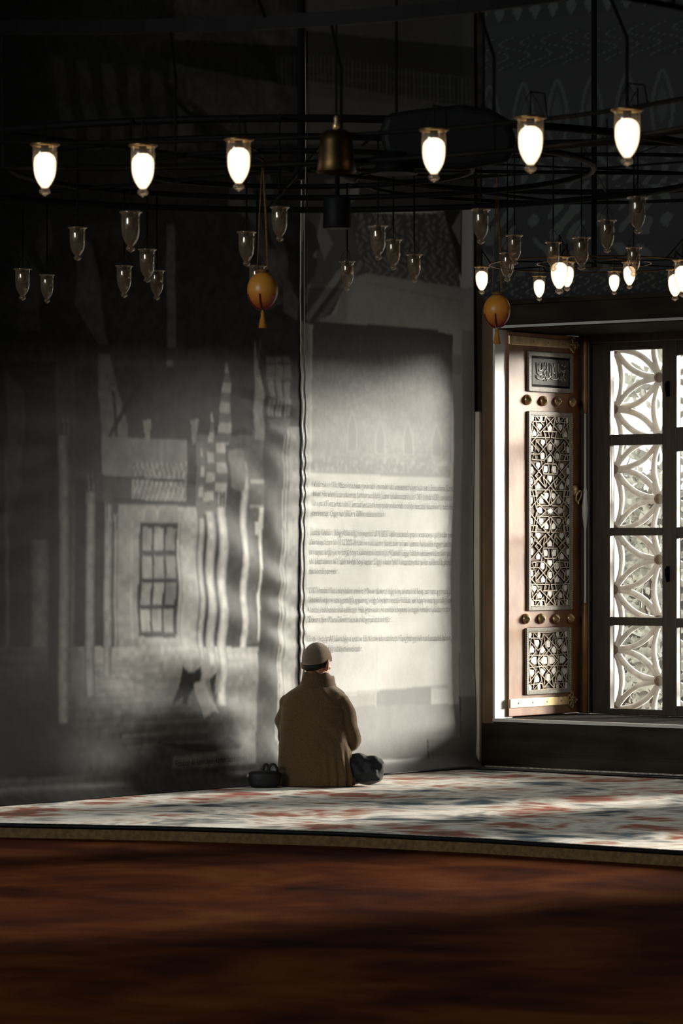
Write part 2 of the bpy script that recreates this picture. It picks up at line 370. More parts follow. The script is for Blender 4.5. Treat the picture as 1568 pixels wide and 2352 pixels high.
# ------------------------------------------------------------------ printed banners
def smooth_noise(shape, cells, seed):
    rs = np.random.RandomState(seed); g = rs.rand(cells[0]+2, cells[1]+2)
    i = np.linspace(0, cells[0], shape[0]); j = np.linspace(0, cells[1], shape[1])
    i0 = i.astype(int); j0 = j.astype(int); fi = (i - i0)[:, None]; fj = (j - j0)[None, :]
    fi = fi*fi*(3-2*fi); fj = fj*fj*(3-2*fj)
    return (g[i0][:, j0]*(1-fi)*(1-fj) + g[i0+1][:, j0]*fi*(1-fj) + g[i0][:, j0+1]*(1-fi)*fj + g[i0+1][:, j0+1]*fi*fj)
class Paint:
    def __init__(s, PX, PY, base): s.X = PX; s.Y = PY; s.c = np.full(PX.shape, base, float)
    def mask(s, pts):
        m = np.zeros(s.X.shape, bool); n = len(pts)
        for i in range(n):
            x0, y0 = pts[i]; x1, y1 = pts[(i+1) % n]
            if y0 == y1: continue
            c = ((y0 > s.Y) != (y1 > s.Y)) & (s.X < (x1-x0)*(s.Y-y0)/(y1-y0) + x0)
            m ^= c
        return m
    def poly(s, pts, v, a=1.0):
        m = s.mask(pts); s.c[m] = s.c[m]*(1-a) + v*a
    def rect(s, x0, y0, x1, y1, v, a=1.0): s.poly([(x0, y0), (x1, y0), (x1, y1), (x0, y1)], v, a)
    def mul(s, pts, k):
        m = s.mask(pts); s.c[m] *= k
    def line(s, x0, y0, x1, y1, wd, v, a=1.0):
        dx, dy = x1-x0, y1-y0; L = math.hypot(dx, dy); nx, ny = -dy/L*wd/2, dx/L*wd/2
        s.poly([(x0+nx, y0+ny), (x1+nx, y1+ny), (x1-nx, y1-ny), (x0-nx, y0-ny)], v, a)
    def column(s, x0, x1, y0, y1, v, dark=0.35):
        # a printed round shaft: pale middle fading into its own tone at both sides
        m = (s.X > x0) & (s.X < x1) & (s.Y > y0) & (s.Y < y1)
        u = (s.X[m]-x0)/(x1-x0); s.c[m] = v*(dark + (1-dark)*np.sin(np.pi*u)**0.8)

def soften(c, n):
    for _ in range(n):
        c = np.pad(c, 1, mode='edge'); c = (c[:-2] + 2*c[1:-1] + c[2:])/4; c = (c[:, :-2] + 2*c[:, 1:-1] + c[:, 2:])/4
    return c
def yz(px, py): p = onx(px, py); return -p.y, p.z
S_SEAM = yz(688, 1300)[0]
def wrinkle(s, z, PX, PY):
    """how far the hanging cloth stands off the wall"""
    d = 0.020 + 0*s
    # puckers along the seam
    e = np.exp(-np.abs(s - S_SEAM)/0.085)
    d += 0.0045*e*np.sin(z*46 + 3*np.sin(z*7) + s*9)*np.clip((3.0 - z)*1.2, 0, 1)
    e2 = np.exp(-((s - S_SEAM - 0.24)/0.15)**2)
    d += 0.0085*e2*np.sin(z*24 + 2.2*np.sin(z*5 + 1) - s*5)
    # slow waves in the mural
    e3 = np.clip((s - S_SEAM - 0.05)/0.5, 0, 1)
    d += 0.0115*e3*np.sin(z*19 + 1.7*np.sin(z*3.1 + s*2) + 3*np.sin(s*1.3))*(0.5 + 0.5*np.sin(z*1.7 + s*2.3))
    # billows near the bottom and the outward curl on the floor
    d += 0.010*np.sin(s*5.1 + z*2)*np.clip(1.2 - z, 0, 1)
    d += 0.006*np.sin(z*3.3 + s*4)
    e4 = np.clip((S_SEAM - s)/0.4, 0, 1)
    d += 0.007*e4*np.sin(z*6 + s*7)*np.clip(1.3 - z, 0, 1)
    d += 0.085*np.clip(1 - z/0.10, 0, 1)**2
    d += 0.006*np.exp(-((s - 0.03)/0.08)**2)
    d += 0.015*np.exp(-((s - S_SEAM - 0.30)/0.14)**2)*np.clip(2.6 - z, 0, 1)
    return np.clip(d, 0.010, None)
def wr1(s, z):
    a = np.array([float(s)]), np.array([float(z)])
    return float(wrinkle(a[0], a[1], None, None)[0])

def banner(name, s0, s1, z0, z1, step, paint, material, offset, label, cat):
    ns = int((s1-s0)/step); nz = int((z1-z0)/step)
    S, Z = np.meshgrid(np.linspace(s0, s1, ns), np.linspace(z0, z1, nz), indexing='ij')
    PX, PY = w2p(0.02, -S, Z)
    D = wrinkle(S, Z, PX, PY) + offset
    colr = paint(PX, PY)
    V = np.stack([D, -S, Z], -1).reshape(-1, 3)
    idx = np.arange(ns*nz).reshape(ns, nz)
    Fq = np.stack([idx[:-1, :-1], idx[1:, :-1], idx[1:, 1:], idx[:-1, 1:]], -1).reshape(-1, 4)
    org = np.array([0.02, -(s0+s1)/2, 0.0])
    me = bpy.data.meshes.new(name); me.from_pydata((V-org).tolist(), [], Fq.tolist())
    at = me.color_attributes.new('Col', 'FLOAT_COLOR', 'POINT')
    g = np.clip(colr, 0.01, 0.92).reshape(-1)
    rgba = np.stack([g, g*0.985, g*0.945, np.ones_like(g)], -1).astype(np.float32)
    at.data.foreach_set('color', rgba.reshape(-1))
    me.polygons.foreach_set('use_smooth', [True]*len(me.polygons)); me.materials.append(material)
    o = bpy.data.objects.new(name, me); COL.objects.link(o); o.location = org
    return tag(o, label, cat), org

def paint_mural(PX, PY):
    p = Paint(PX, PY, 0.075)
    sh = PX.shape
    n1 = smooth_noise(sh, (40, 70), 1); n2 = smooth_noise(sh, (90, 160), 2)
    # upper vaults: dark, with pale ribs and stripes
    p.rect(-200, -300, 720, 800, 0.055)
    p.poly([(-100, -200), (420, -200), (330, 300), (250, 520), (-100, 700)], 0.05)
    p.poly([(420, -200), (760, -200), (760, 330), (560, 330), (480, 260), (385, 190)], 0.11)
    for k in range(6):                                   # faint striped vault ribs at upper left
        x = 120 + 55*k; p.poly([(x, 130+8*k), (x+26, 130+8*k), (x+60, 345), (x+28, 345)], 0.085)
    p.poly([(415, 235), (445, 250), (440, 330), (400, 345)], 0.13)
    p.poly([(365, 190), (378, 190), (520, 340), (500, 340)], 0.03)
    # balustrade print at the top right
    p.poly([(370, 90), (760, 110), (760, 215), (370, 140)], 0.04)
    for k in range(16): p.line(640+9*k, 130, 640+9*k, 205, 2.5, 0.10)
    # big arch above the seam: alternating wedges
    for k, (x0, y0, x1, y1) in enumerate(((560, 420, 640, 700), (604, 400, 668, 690))):
        p.line(x0, y0, x1, y1, 26, 0.13)
    p.poly([(530, 420), (575, 420), (560, 500), (520, 470)], 0.16)
    p.poly([(620, 570), (655, 585), (640, 700), (600, 720)], 0.15)
    p.poly([(660, 470), (690, 520), (700, 690), (662, 640)], 0.05)
    p.poly([(655, 640), (690, 690), (684, 735), (650, 715)], 0.17)
    # left spandrel triangles
    p.poly([(175, 540), (215, 560), (250, 800), (232, 800), (175, 700)], 0.13)
    p.poly([(50, 560), (95, 640), (90, 760), (40, 760)], 0.10)
    p.poly([(85, 515), (110, 500), (122, 560), (100, 620), (82, 570)], 0.10)
    p.rect(382, 515, 403, 800, 0.17); p.rect(380, 820, 396, 1010, 0.22); p.rect(379, 1010, 390, 1060, 0.20)
    p.poly([(-50, 780), (720, 812), (720, 842), (-50, 812)], 0.065)
    # body of the hall
    p.rect(-50, 830, 130, 1640, 0.040)
    p.rect(175, 842, 610, 1080, 0.055)
    p.poly([(224, 812), (250, 812), (291, 976), (293, 1090), (262, 1090), (236, 1040), (230, 960)], 0.19); p.poly([(258, 900), (264, 900), (272, 1085), (264, 1085)], 0.05); p.poly([(236, 1040), (262, 1040), (250, 1160), (236, 1160)], 0.10)
    p.poly([(15, 850), (60, 900), (50, 1100), (14, 1240)], 0.085)
    for (x0, x1, y0, y1, v) in ((12, 22, 1050, 1640, 0.13), (70, 112, 1240, 1500, 0.16), (134, 157, 1000, 1640, 0.24), (160, 172, 1180, 1640, 0.10), (196, 217, 1130, 1595, 0.28),
                                (238, 257, 1160, 1560, 0.34), (262, 270, 1180, 1510, 0.34)):
        p.column(x0, x1, y0, y1, v)
    for (x0, y0) in ((224, 1150), (256, 1180), (196, 1090), (140, 960)):
        for k in range(5): p.line(x0 + 5*k, y0, x0 + 3 + 4.2*k, y0 + 38, 2.2, 0.24 if k % 2 else 0.05)
    p.rect(172, 1100, 196, 1600, 0.035); p.rect(217, 1150, 238, 1540, 0.04); p.rect(110, 1000, 134, 1640, 0.03)
    # dark stay running diagonally
    p.line(318, 880, 254, 994, 9, 0.03); p.line(254, 992, 233, 1058, 7, 0.03); p.line(326, 1072, 286, 1182, 7, 0.035)
    # frieze with ornament between the arches
    p.poly([(232, 1005), (430, 1010), (430, 1100), (232, 1095)], 0.24)
    fr = p.mask([(305, 1060), (430, 1062), (430, 1152), (300, 1150)]); p.c[fr] = 0.20 + 0.22*(np.sin(PX[fr]*0.55 + 2*np.sin(PY[fr]*0.35))*np.sin(PY[fr]*0.5) > 0.1)
    p.line(232, 1094, 470, 1108, 6, 0.05); p.line(260, 1148, 470, 1157, 7, 0.045); p.line(285, 1182, 460, 1192, 5, 0.05)
    # far wall with its window
    p.rect(270, 1160, 322, 1490, 0.30); p.rect(408, 1165, 455, 1490, 0.42); p.rect(322, 1160, 410, 1200, 0.30); p.rect(318, 1460, 455, 1490, 0.38)
    p.rect(300, 1170, 306, 1480, 0.36); p.rect(414, 1200, 418, 1480, 0.30)
    p.poly([(322, 1200), (410, 1205), (404, 1466), (317, 1462)], 0.035)
    for r in range(4):
        for c in range(3):
            x0 = 330 + 27*c - r*1.6; y0 = 1211 + 61*r + (4 if r else 0)
            p.poly([(x0, y0), (x0+22, y0+2), (x0+20, y0+53), (x0-1, y0+53)], 0.28 + 0.05*((r+c) % 2))
    m = p.mask([(378, 1208), (408, 1210), (403, 1455), (374, 1455)]); p.c[m] *= 0.75
    # right arcade
    p.rect(452, 1000, 605, 1480, 0.16)
    for prof_ in ([(834, 520, 522), (880, 512, 531), (1005, 500, 531), (1075, 497, 526), (1130, 494, 530)], [(946, 486, 488), (1005, 481, 494), (1150, 470, 492)], [(1027, 464, 466), (1095, 461, 470), (1140, 459, 470)]):
        ys = [q[0] for q in prof_]; y = ys[0]; k = 0
        while y < ys[-1]:
            y2 = min(y + 23, ys[-1]); L = [np.interp(t, ys, [q[1] for q in prof_]) for t in (y, y2)]; Rr = [np.interp(t, ys, [q[2] for q in prof_]) for t in (y, y2)]
            p.poly([(L[0], y), (Rr[0], y), (Rr[1], y2), (L[1], y2)], 0.46 if k % 2 == 0 else 0.17); y = y2; k += 1
    for k in range(8): p.line(500+4*k, 1130, 504+3*k, 1180, 2, 0.42 if k % 2 else 0.10)
    for (x0, x1, y0, y1, v) in ((455, 468, 1190, 1510, 0.52), (473, 493, 1175, 1530, 0.56), (500, 520, 1165, 1620, 0.62), (552, 568, 1060, 1500, 0.66)):
        p.column(x0, x1, y0, y1, v, 0.3)
    p.rect(468, 1180, 473, 1520, 0.05); p.rect(493, 1180, 500, 1560, 0.06); p.rect(520, 1020, 553, 1720, 0.08); p.poly([(527, 1035), (562, 1030), (566, 1085), (556, 1130), (530, 1120)], 0.22)
    p.poly([(520, 1600), (552, 1600), (548, 1712), (520, 1728), (512, 1690)], 0.06)
    p.rect(568, 1000, 592, 1480, 0.17); p.poly([(592, 1165), (606, 1165), (600, 1476), (590, 1470)], 0.80)
    p.poly([(586, 780), (606, 905), (606, 1010), (584, 1010)], 0.34); p.line(580, 1000, 600, 780, 2, 0.25)
    p.rect(570, 1102, 612, 1110, 0.45); p.rect(570, 1160, 606, 1167, 0.40)
    # printed hanging lamps
    for x, y0 in ((337, 965), (447, 963)): p.poly([(x-10, y0), (x+9, y0), (x+4, y0+55), (x-3, y0+57)], 0.30)
    for x in (331, 362, 413): p.poly([(x-5, 1168), (x+5, 1168), (x, 1192)], 0.42)
    p.poly([(584, 1198), (594, 1198), (592, 1225), (587, 1232)], 0.72)
    # floor of the printed hall
    fl = (PY > 1486) & (PX < 604); n3 = smooth_noise(sh, (14, 260), 9)
    fv = (0.06 + 0.38*np.exp(-np.clip(PY - 1490, 0, None)/105))*(0.8 + 0.4*n3)*np.clip((PX - 100 - 0.25*np.clip(1640 - PY, 0, None))/130, 0.18, 1)
    fv = np.where(PX > 540, np.maximum(fv, 0.24*np.clip((PX - 530)/40, 0, 1)), fv)
    p.c[fl] = fv[fl]
    for (x0, x1, y1, v) in ((134, 157, 1660, 0.22), (196, 217, 1600, 0.26), (238, 257, 1560, 0.32), (455, 468, 1512, 0.5), (473, 493, 1530, 0.54), (500, 520, 1620, 0.58)): p.column(x0, x1, 1486, y1, v)
    p.rect(110, 1486, 134, 1700, 0.03)
    for k in range(7): p.line(240+9*k, 1560+26*k, 440+8*k, 1557+24*k, 7, 0.20, 0.7)
    p.poly([(360, 1706), (500, 1712), (525, 1690), (560, 1720), (480, 1738)], 0.06)
    p.poly([(395, 1738), (600, 1712), (600, 1765), (390, 1775)], 0.22)
    p.poly([(-60, 1795), (600, 1752), (600, 1830), (-60, 1900)], 0.09)
    # folding book stand in the printed hall
    p.poly([(416, 1528), (430, 1545), (440, 1545), (456, 1530), (460, 1560), (442, 1590), (414, 1580)], 0.03)
    p.poly([(414, 1578), (442, 1585), (428, 1618), (418, 1616), (422, 1600), (392, 1622)], 0.03)
    p.poly([(462, 1530), (494, 1526), (492, 1552), (460, 1562)], 0.40); p.poly([(445, 1570), (470, 1562), (500, 1640), (490, 1632), (464, 1650)], 0.42)
    p.poly([(480, 1560), (492, 1545), (496, 1600), (502, 1590), (494, 1620)], 0.04)
    # pillar strip beside the seam
    p.poly([(606, 900), (656, 900), (640, 1800), (586, 1800)], 0.10); p.poly([(606, 700), (690, 760), (690, 900), (606, 900)], 0.06)
    p.poly([(656, 980), (690, 980), (676, 1800), (634, 1800)], 0.36)
    p.line(662, 985, 645, 1800, 2.5, 0.14); p.line(650, 1000, 634, 1700, 2, 0.5)
    # latticed window print beside the seam
    p.rect(610, 818, 672, 965, 0.10)
    p.rect(613, 820, 670, 832, 0.22); p.rect(613, 838, 670, 872, 0.22)
    for k in range(3):
        x = 616+18*k; p.poly([(x, 880), (x+8, 872), (x+15, 880), (x+12, 910), (x+7, 915), (x+2, 908)], 0.27)
        p.rect(x, 916, x+6, 930, 0.27); p.rect(x+8, 916, x+14, 930, 0.27); p.rect(x+1, 934, x+6, 956, 0.27); p.rect(x+8, 934, x+13, 956, 0.27)
    for k in range(4): p.line(612+19*k, 818, 612+19*k, 960, 2, 0.05)
    p.poly([(612, 962), (668, 962), (660, 985), (612, 985)], 0.17)
    c = soften(p.c, 1)*(0.80 + 0.4*n2)*(0.88 + 0.24*n1)
    return c*1.05*(0.36 + 0.64*np.clip((PX + 20)/360, 0, 1))  # window light's falloff to the left is put into the print colours
def paint_panel(PX, PY):
    p = Paint(PX, PY, 0.66); sh = PX.shape
    n1 = smooth_noise(sh, (30, 70), 5); n2 = smooth_noise(sh, (110, 260), 6)
    # what shows of the printed hall above the text field
    p.rect(600, -300, 1200, 480, 0.12); p.poly([(600, 60), (1100, 110), (1100, 250), (600, 170)], 0.055)
    for k in range(46): p.line(690+9*k, 120+k*1.4, 690+9*k, 205+k*1.7, 2.2, 0.13)
    for k in range(3): p.line(690, 150+24*k, 1080, 178+28*k, 2.5, 0.11)
    p.poly([(690, 215), (1080, 262), (1080, 330), (690, 330)], 0.15)
    p.rect(600, 330, 1200, 480, 0.07)
    p.poly([(745, 415), (780, 405), (826, 425), (800, 465), (775, 445)], 0.20); p.poly([(805, 420), (826, 430), (822, 455), (806, 465)], 0.32)
    for x in (996, 1038): p.poly([(x, 484), (x+22, 482), (x+16, 504)], 0.30)
    # arch: bands of pale and dark stone running up to the right
    p.poly([(680, 740), (700, 480), (860, 480), (840, 640), (800, 640), (770, 720), (716, 745)], 0.13)
    for (a, w0, v) in (((704, 735, 800, 600), 14, 0.34), ((716, 735, 815, 600), 8, 0.10), ((730, 740, 830, 600), 12, 0.26), ((700, 700, 745, 480), 8, 0.28), ((690, 720, 720, 520), 10, 0.08)):
        p.line(*a, w0, v)
    p.poly([(705, 500), (725, 520), (735, 570), (712, 590), (694, 560)], 0.06); p.poly([(700, 560), (730, 600), (722, 640), (704, 660)], 0.07)
    p.poly([(740, 500), (765, 560), (745, 600), (728, 540)], 0.24)
    # ornamented frieze
    fr = p.mask([(800, 490), (1045, 490), (1058, 660), (838, 628), (830, 600)])
    p.c[fr] = 0.10 + 0.14*((np.sin(PX[fr]*0.30 + 2.4*np.sin(PY[fr]*0.11)) * np.sin(PY[fr]*0.19 + 1.5*np.sin(PX[fr]*0.13))) > 0.25)
    fr = p.mask([(838, 602), (1056, 618), (1056, 660), (838, 628)])
    p.c[fr] = 0.13 + 0.16*(np.abs(np.sin(PX[fr]*0.16 + 1.2*np.sin(PY[fr]*0.2))) < 0.35)
    p.poly([(1015, 480), (1060, 480), (1060, 640), (1040, 560)], 0.04); p.poly([(1036, 522), (1058, 482), (1058, 566)], 0.26)
    # plain field above the picture
    p.c[PY < 660] *= 1.7
    p.poly([(800, 640), (838, 628), (1056, 660), (1090, 660), (1090, 800), (716, 745), (760, 722)], 0.66)
    p.poly([(795, 640), (795, 740), (716, 745), (770, 720)], 0.46, 0.8)
    p.poly([(838, 648), (1056, 690), (1056, 694), (838, 652)], 0.52)
    # picture of the carpet in its museum
    p.poly([(718, 737), (1006, 757), (1006, 762), (1040, 769), (1036, 1098), (711, 1086)], 0.36)
    top = p.mask([(718, 737), (1006, 757), (1006, 762), (1040, 769), (1040, 930), (712, 930)]); p.c[top] = 0.14 + 0.22*np.clip((PY[top] - 765)/140, 0, 1)
    pic = p.mask([(716, 760), (1040, 790), (1036, 1098), (711, 1086)])
    p.c[pic] *= (0.9 + 0.22*n2[pic]) * (1 - 0.04*(np.sin(PX[pic]*0.9) > 0.85))
    for x0, yt in ((796, 940), (862, 960), (925, 965), (988, 970)):
        t = (x0-711)/325*18
        p.poly([(x0, 1034+t), (x0, yt+40), (x0+12, yt), (x0+24, yt+40), (x0+24, 1035+t)], 0.47)
        p.poly([(x0+3, 1031+t), (x0+3, yt+40), (x0+12, yt+8), (x0+21, yt+40), (x0+21, 1032+t)], 0.32)
        p.rect(x0-6, 1040+t, x0+30, 1043+t, 0.44, 0.8)
    for x0 in (832, 893, 957): p.rect(x0, 1044, x0+22, 1047, 0.46, 0.8)
    p.poly([(711, 1062), (1036, 1072), (1036, 1098), (711, 1086)], 0.29, 0.6)
    m = p.mask([(712, 1045), (1036, 1060), (1036, 1090), (711, 1080)]); p.c[m] += 0.09*(n2[m] > 0.66)
    for k in range(3): p.line(735+10*k, 960+10*k, 775+k*6, 985+16*k, 1.6, 0.40, 0.8)
    # pale joint strips at the right edge of the field
    p.poly([(1040, 760), (1062, 760), (1056, 1690), (1028, 1690), (1032, 1100)], 0.72); p.poly([(1040, 815), (1058, 816), (1058, 860), (1040, 858)], 0.55)
    p.rect(1000, 1170, 1028, 1660, 0.74, 0.6)
    p.poly([(1060, 760), (1090, 760), (1100, 1800), (1054, 1800)], 0.50)
    # sheets lapping over each other below the text
    p.poly([(780, 1590), (1028, 1572), (1028, 1580), (780, 1598)], 0.50)
    p.poly([(864, 1588), (990, 1576), (990, 1618), (864, 1624)], 0.31); p.poly([(780, 1600), (864, 1590), (864, 1624), (780, 1630)], 0.42)
    p.poly([(700, 1624), (1060, 1616), (1060, 1800), (600, 1800)], 0.35); p.line(864, 1320, 864, 1625, 1.6, 0.56)
    p.poly([(690, 1770), (982, 1738), (982, 1700), (1051, 1694), (1051, 1600), (1100, 1600), (1100, 1820), (600, 1820)], 0.30)
    for a in ((845, 1750, 982, 1740), (982, 1742, 982, 1699), (982, 1699, 1052, 1694), (1052, 1694, 1054, 1500)): p.line(*a, 2.0, 0.10)
    p.line(845, 1722, 1000, 1706, 1.5, 0.34); p.line(845, 1735, 985, 1722, 1.5, 0.34)
    # grey strip beside the seam
    p.poly([(684, 735), (712, 745), (704, 1500), (690, 1800), (640, 1800), (672, 1300)], 0.52)
    for yy in range(900, 1560, 34): p.poly([(676, yy), (705, yy+2), (705, yy+14), (676, yy+12)], 0.40)
    return soften(p.c, 1)*(0.93 + 0.10*n1)*(0.95+0.08*n2)

s_l = yz(-60, 1800)[0]; s_m = yz(686, 1300)[0]
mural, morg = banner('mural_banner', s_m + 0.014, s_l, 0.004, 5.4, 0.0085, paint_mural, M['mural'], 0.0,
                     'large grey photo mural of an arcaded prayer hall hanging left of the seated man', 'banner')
panel, porg = banner('text_banner', 0.042, s_m + 0.012, 0.004, 5.4, 0.0075, paint_panel, M['panel'], 0.003,
                     'pale printed banner with Turkish text and a faded carpet picture beside the window', 'banner')
# welded seam along the text banner's left edge
b = MB()
for k in range(90):
    z = 0.02 + k*5.3/90
b.tube([(wr1(s_m + 0.006, z) + 0.004, -(s_m + 0.006), z) for z in np.linspace(0.02, 5.3, 260)], 0.0055, 6)
b.tube([(wr1(s_m - 0.03, z) + 0.005, -(s_m - 0.03), z) for z in np.linspace(0.02, 5.3, 260)], 0.003, 6)
b.build('hem', M['hem'], panel, origin=porg, smooth=True)

def text_mesh(txt):
    cu = bpy.data.curves.new('tmp', 'FONT'); cu.body = txt; cu.size = 1.0; cu.resolution_u = 3
    ob = bpy.data.objects.new('tmp', cu); COL.objects.link(ob)
    dg = bpy.context.evaluated_depsgraph_get(); me = bpy.data.meshes.new_from_object(ob.evaluated_get(dg))
    n = len(me.vertices); v = np.zeros(n*3); me.vertices.foreach_get('co', v); v = v.reshape(-1, 3)
    f = [tuple(p.vertices) for p in me.polygons]
    bpy.data.objects.remove(ob); bpy.data.curves.remove(cu); bpy.data.meshes.remove(me)
    return v, f
def text_on_banner(mb, txt, xl, bl, xr, br, cap, off):
    v, f = text_mesh(txt)
    if len(v) == 0: return
    x0, x1 = v[:, 0].min(), v[:, 0].max(); out = []
    for x, y, _ in v:
        u = (x-x0)/(x1-x0); px = xl + (xr-xl)*u; py = bl + (br-bl)*u - y/0.72*cap
        s, z = yz(px, py); out.append((wr1(s, z) + off, -s, z))
    mb.add(out, f)
LINES = [
 [("Vakıflar Halı ve Kilim Müzesi'nde bulunan yukarıdaki resimdeki halı, envanterde kayıtlı olan tek Sultanahmet Camii", 130, 155, 1448, 200),
  ("halısıdır. Halı deseni içine dokunmuş tarihten anlaşıldığı üzere dokuma tarihi hicri 1241 (miladi 1826) senesidir.", 127, 243, 1448, 287),
  ("Yan yana 10 sıra, arkalı önlü 2 sıra saf seccade kompozisyonlarından oluşan seccade desenleri bordürle", 125, 335, 1447, 374),
  ("çevrelenmiştir. Özgün halı 560cm x 260cm ebatlarındadır.", 122, 430, 820, 441)],
 [("İstanbul Vakıflar 1. Bölge Müdürlüğü bünyesinde, 2018-2023 yılları arasında yapılan restorasyon çalışmaları ve", 120, 612, 1444, 638),
  ("bilim heyeti kararı ile (13.12.2022-06 tarih ve nolu karar) ibadet alanı ön seki üzerine, bahsedilen özgün halının", 116, 702, 1444, 724),
  ("bir kopyası, doğal yün ve doğal boya kullanılarak üretilmiştir. Müzedeki özgün halıdan esinlenerek üretilen yeni", 113, 796, 1443, 812),
  ("halı, ibadet alanının ilk 5 safını boydan boya kaplar. Özgün halının farklı kompozisyonları tekrar edilerek kaplanan", 110, 886, 1443, 897),
  ("alanı bordür çevreler.", 107, 980, 370, 980)],
 [("%100 Anadolu Yünü olan halının renkleri; Mavi ve lacivert indigo boya, kırmızı kök boya, sarı mazı gomalağı,", 105, 1162, 1440, 1173),
  ("limonküfü indigo ve mazı gomalağı uygulanmış, indigo boyaların menşei Hindistan, kök boya ve mazı gomalağı ise", 103, 1252, 1440, 1256),
  ("Anadolu bitkilerinden elde edilmiştir. Halı geleneksel yöntemlerle boyanmış ve özgün renkleri yakalanmıştır.", 100, 1346, 1437, 1342),
  ("Dokuma işlemi Manisa-Demirci tesislerinde gerçekleştirilmiştir.", 98, 1440, 860, 1436)],
 [("Soldaki fotoğraf Ali Saim Ülgen'e aittir ve Salt Archive'den edinilmiştir. Fotoğrafta görülen saf seccadeli halının,", 95, 1622, 1437, 1612),
  ("olduğu düşünülmektedir.", 232, 1714, 577, 1714)]]
for para in LINES:
    mb = MB()
    for (t, xl, bl, xr, br) in para:
        text_on_banner(mb, t, 680+xl/4.126, 1080+bl/4.126, 680+xr/4.126, 1080+br/4.126, 14.2, 0.0085)
    mb.build('printed_paragraph', M['ink'], panel, origin=porg)
mb = MB(); text_on_banner(mb, "Fotoğraf: Ali Saim Ülgen (Kaynak: Salt Archive)", 394, 1761, 559, 1746, 15.5, 0.0025)
mb.build('printed_caption', M['caption_ink'], mural, origin=morg)

# ------------------------------------------------------------------ painted tile field above the window
def tile_panel():
    x0, x1, z0, z1 = 0.075, 2.6, 3.02, 6.2
    nx, nz = int((x1-x0)/0.011), int((z1-z0)/0.011)
    X, Z = np.meshgrid(np.linspace(x0, x1, nx), np.linspace(z0, z1, nz), indexing='ij')
    c = np.full(X.shape, 0.035); blue = np.zeros(X.shape)
    pale = 0.075
    # bands: scroll border, flower field, border, palmette row, inscription border, lozenges
    def band(a, b): return (Z > a) & (Z < b)
    u = X/0.265; ph = (u - np.floor(u) - 0.5)*2
    m = band(3.02, 3.16); c[m] = 0.03 + pale*(np.abs(np.sin(X[m]*26 + 1.6*np.sin(Z[m]*60))) < 0.28)
    m = band(3.17, 3.70)
    q = np.sin(X[m]*23.7 + 1.8*np.sin(Z[m]*17))*np.sin(Z[m]*21 + 1.7*np.sin(X[m]*13)); c[m] = 0.03 + 0.055*(q > 0.30)
    m = band(3.95, 4.42); zz = (Z - 3.95)/0.47
    r1 = np.abs(np.abs(ph) - 0.62*np.sin(np.pi*np.clip(zz, 0, 1))**0.8*(1.12 - 0.35*zz))
    c[m & (r1 < 0.10)] = pale
    r2 = np.abs(ph) < 0.30*np.sin(np.pi*np.clip((zz-0.25)/0.55, 0, 1)); c[m & r2] = 0.06
    m = band(3.70, 3.95); q = np.sin(X[m]*47 + 2*np.sin(Z[m]*31))*np.sin(Z[m]*37 + X[m]*6); c[m] = 0.03 + 0.05*(q > 0.35)
    m = band(4.50, 4.72); q = np.abs(np.sin(X[m]*19 + 2.2*np.sin(Z[m]*38))); c[m] = 0.03 + 0.045*(q < 0.22)
    m = band(4.80, 5.12); q = np.abs(((X[m]/0.14) % 1) - 0.5)*2 + np.abs(((Z[m]-4.80)/0.16 % 1) - 0.5)*1.4; c[m] = 0.03 + 0.06*(q < 0.62)
    m = band(5.25, 6.2); q = np.sin(X[m]*31 + 2*np.sin(Z[m]*12))*np.sin(Z[m]*29); c[m] = 0.03 + 0.03*(q > 0.4)
    V = np.stack([X, np.full(X.shape, -0.009), Z], -1).reshape(-1, 3); idx = np.arange(nx*nz).reshape(nx, nz)
    Fq = np.stack([idx[:-1, :-1], idx[1:, :-1], idx[1:, 1:], idx[:-1, 1:]], -1).reshape(-1, 4).tolist()
    n = len(V); V2 = V.copy(); V2[:, 1] = -0.002
    bq = [(int(a), int(b_), int(b_)+n, int(a)+n) for ring in (idx[:, 0], idx[:, -1], idx[0, :], idx[-1, :]) for a, b_ in zip(ring[:-1], ring[1:])]
    me = bpy.data.meshes.new('tile_panel'); me.from_pydata(np.concatenate([V, V2]).tolist(), [], Fq + bq)
    at = me.color_attributes.new('Col', 'FLOAT_COLOR', 'POINT'); g = np.concatenate([c.reshape(-1)]*2)
    rgba = np.stack([g*0.92, g, g*0.98, np.ones_like(g)], -1).astype(np.float32); at.data.foreach_set('color', rgba.reshape(-1))
    me.materials.append(M['tile']); o = bpy.data.objects.new('tile_panel', me); COL.objects.link(o)
    tag(o, 'dark painted tile field with palmettes on the wall above the window', 'tiles')
tile_panel()
# stringcourse under the tiles
b = MB(); b.box((0.08, -0.03, 2.99), (6, 0, 3.02)); struct(b.build('trim_6', M['brown_marble']))

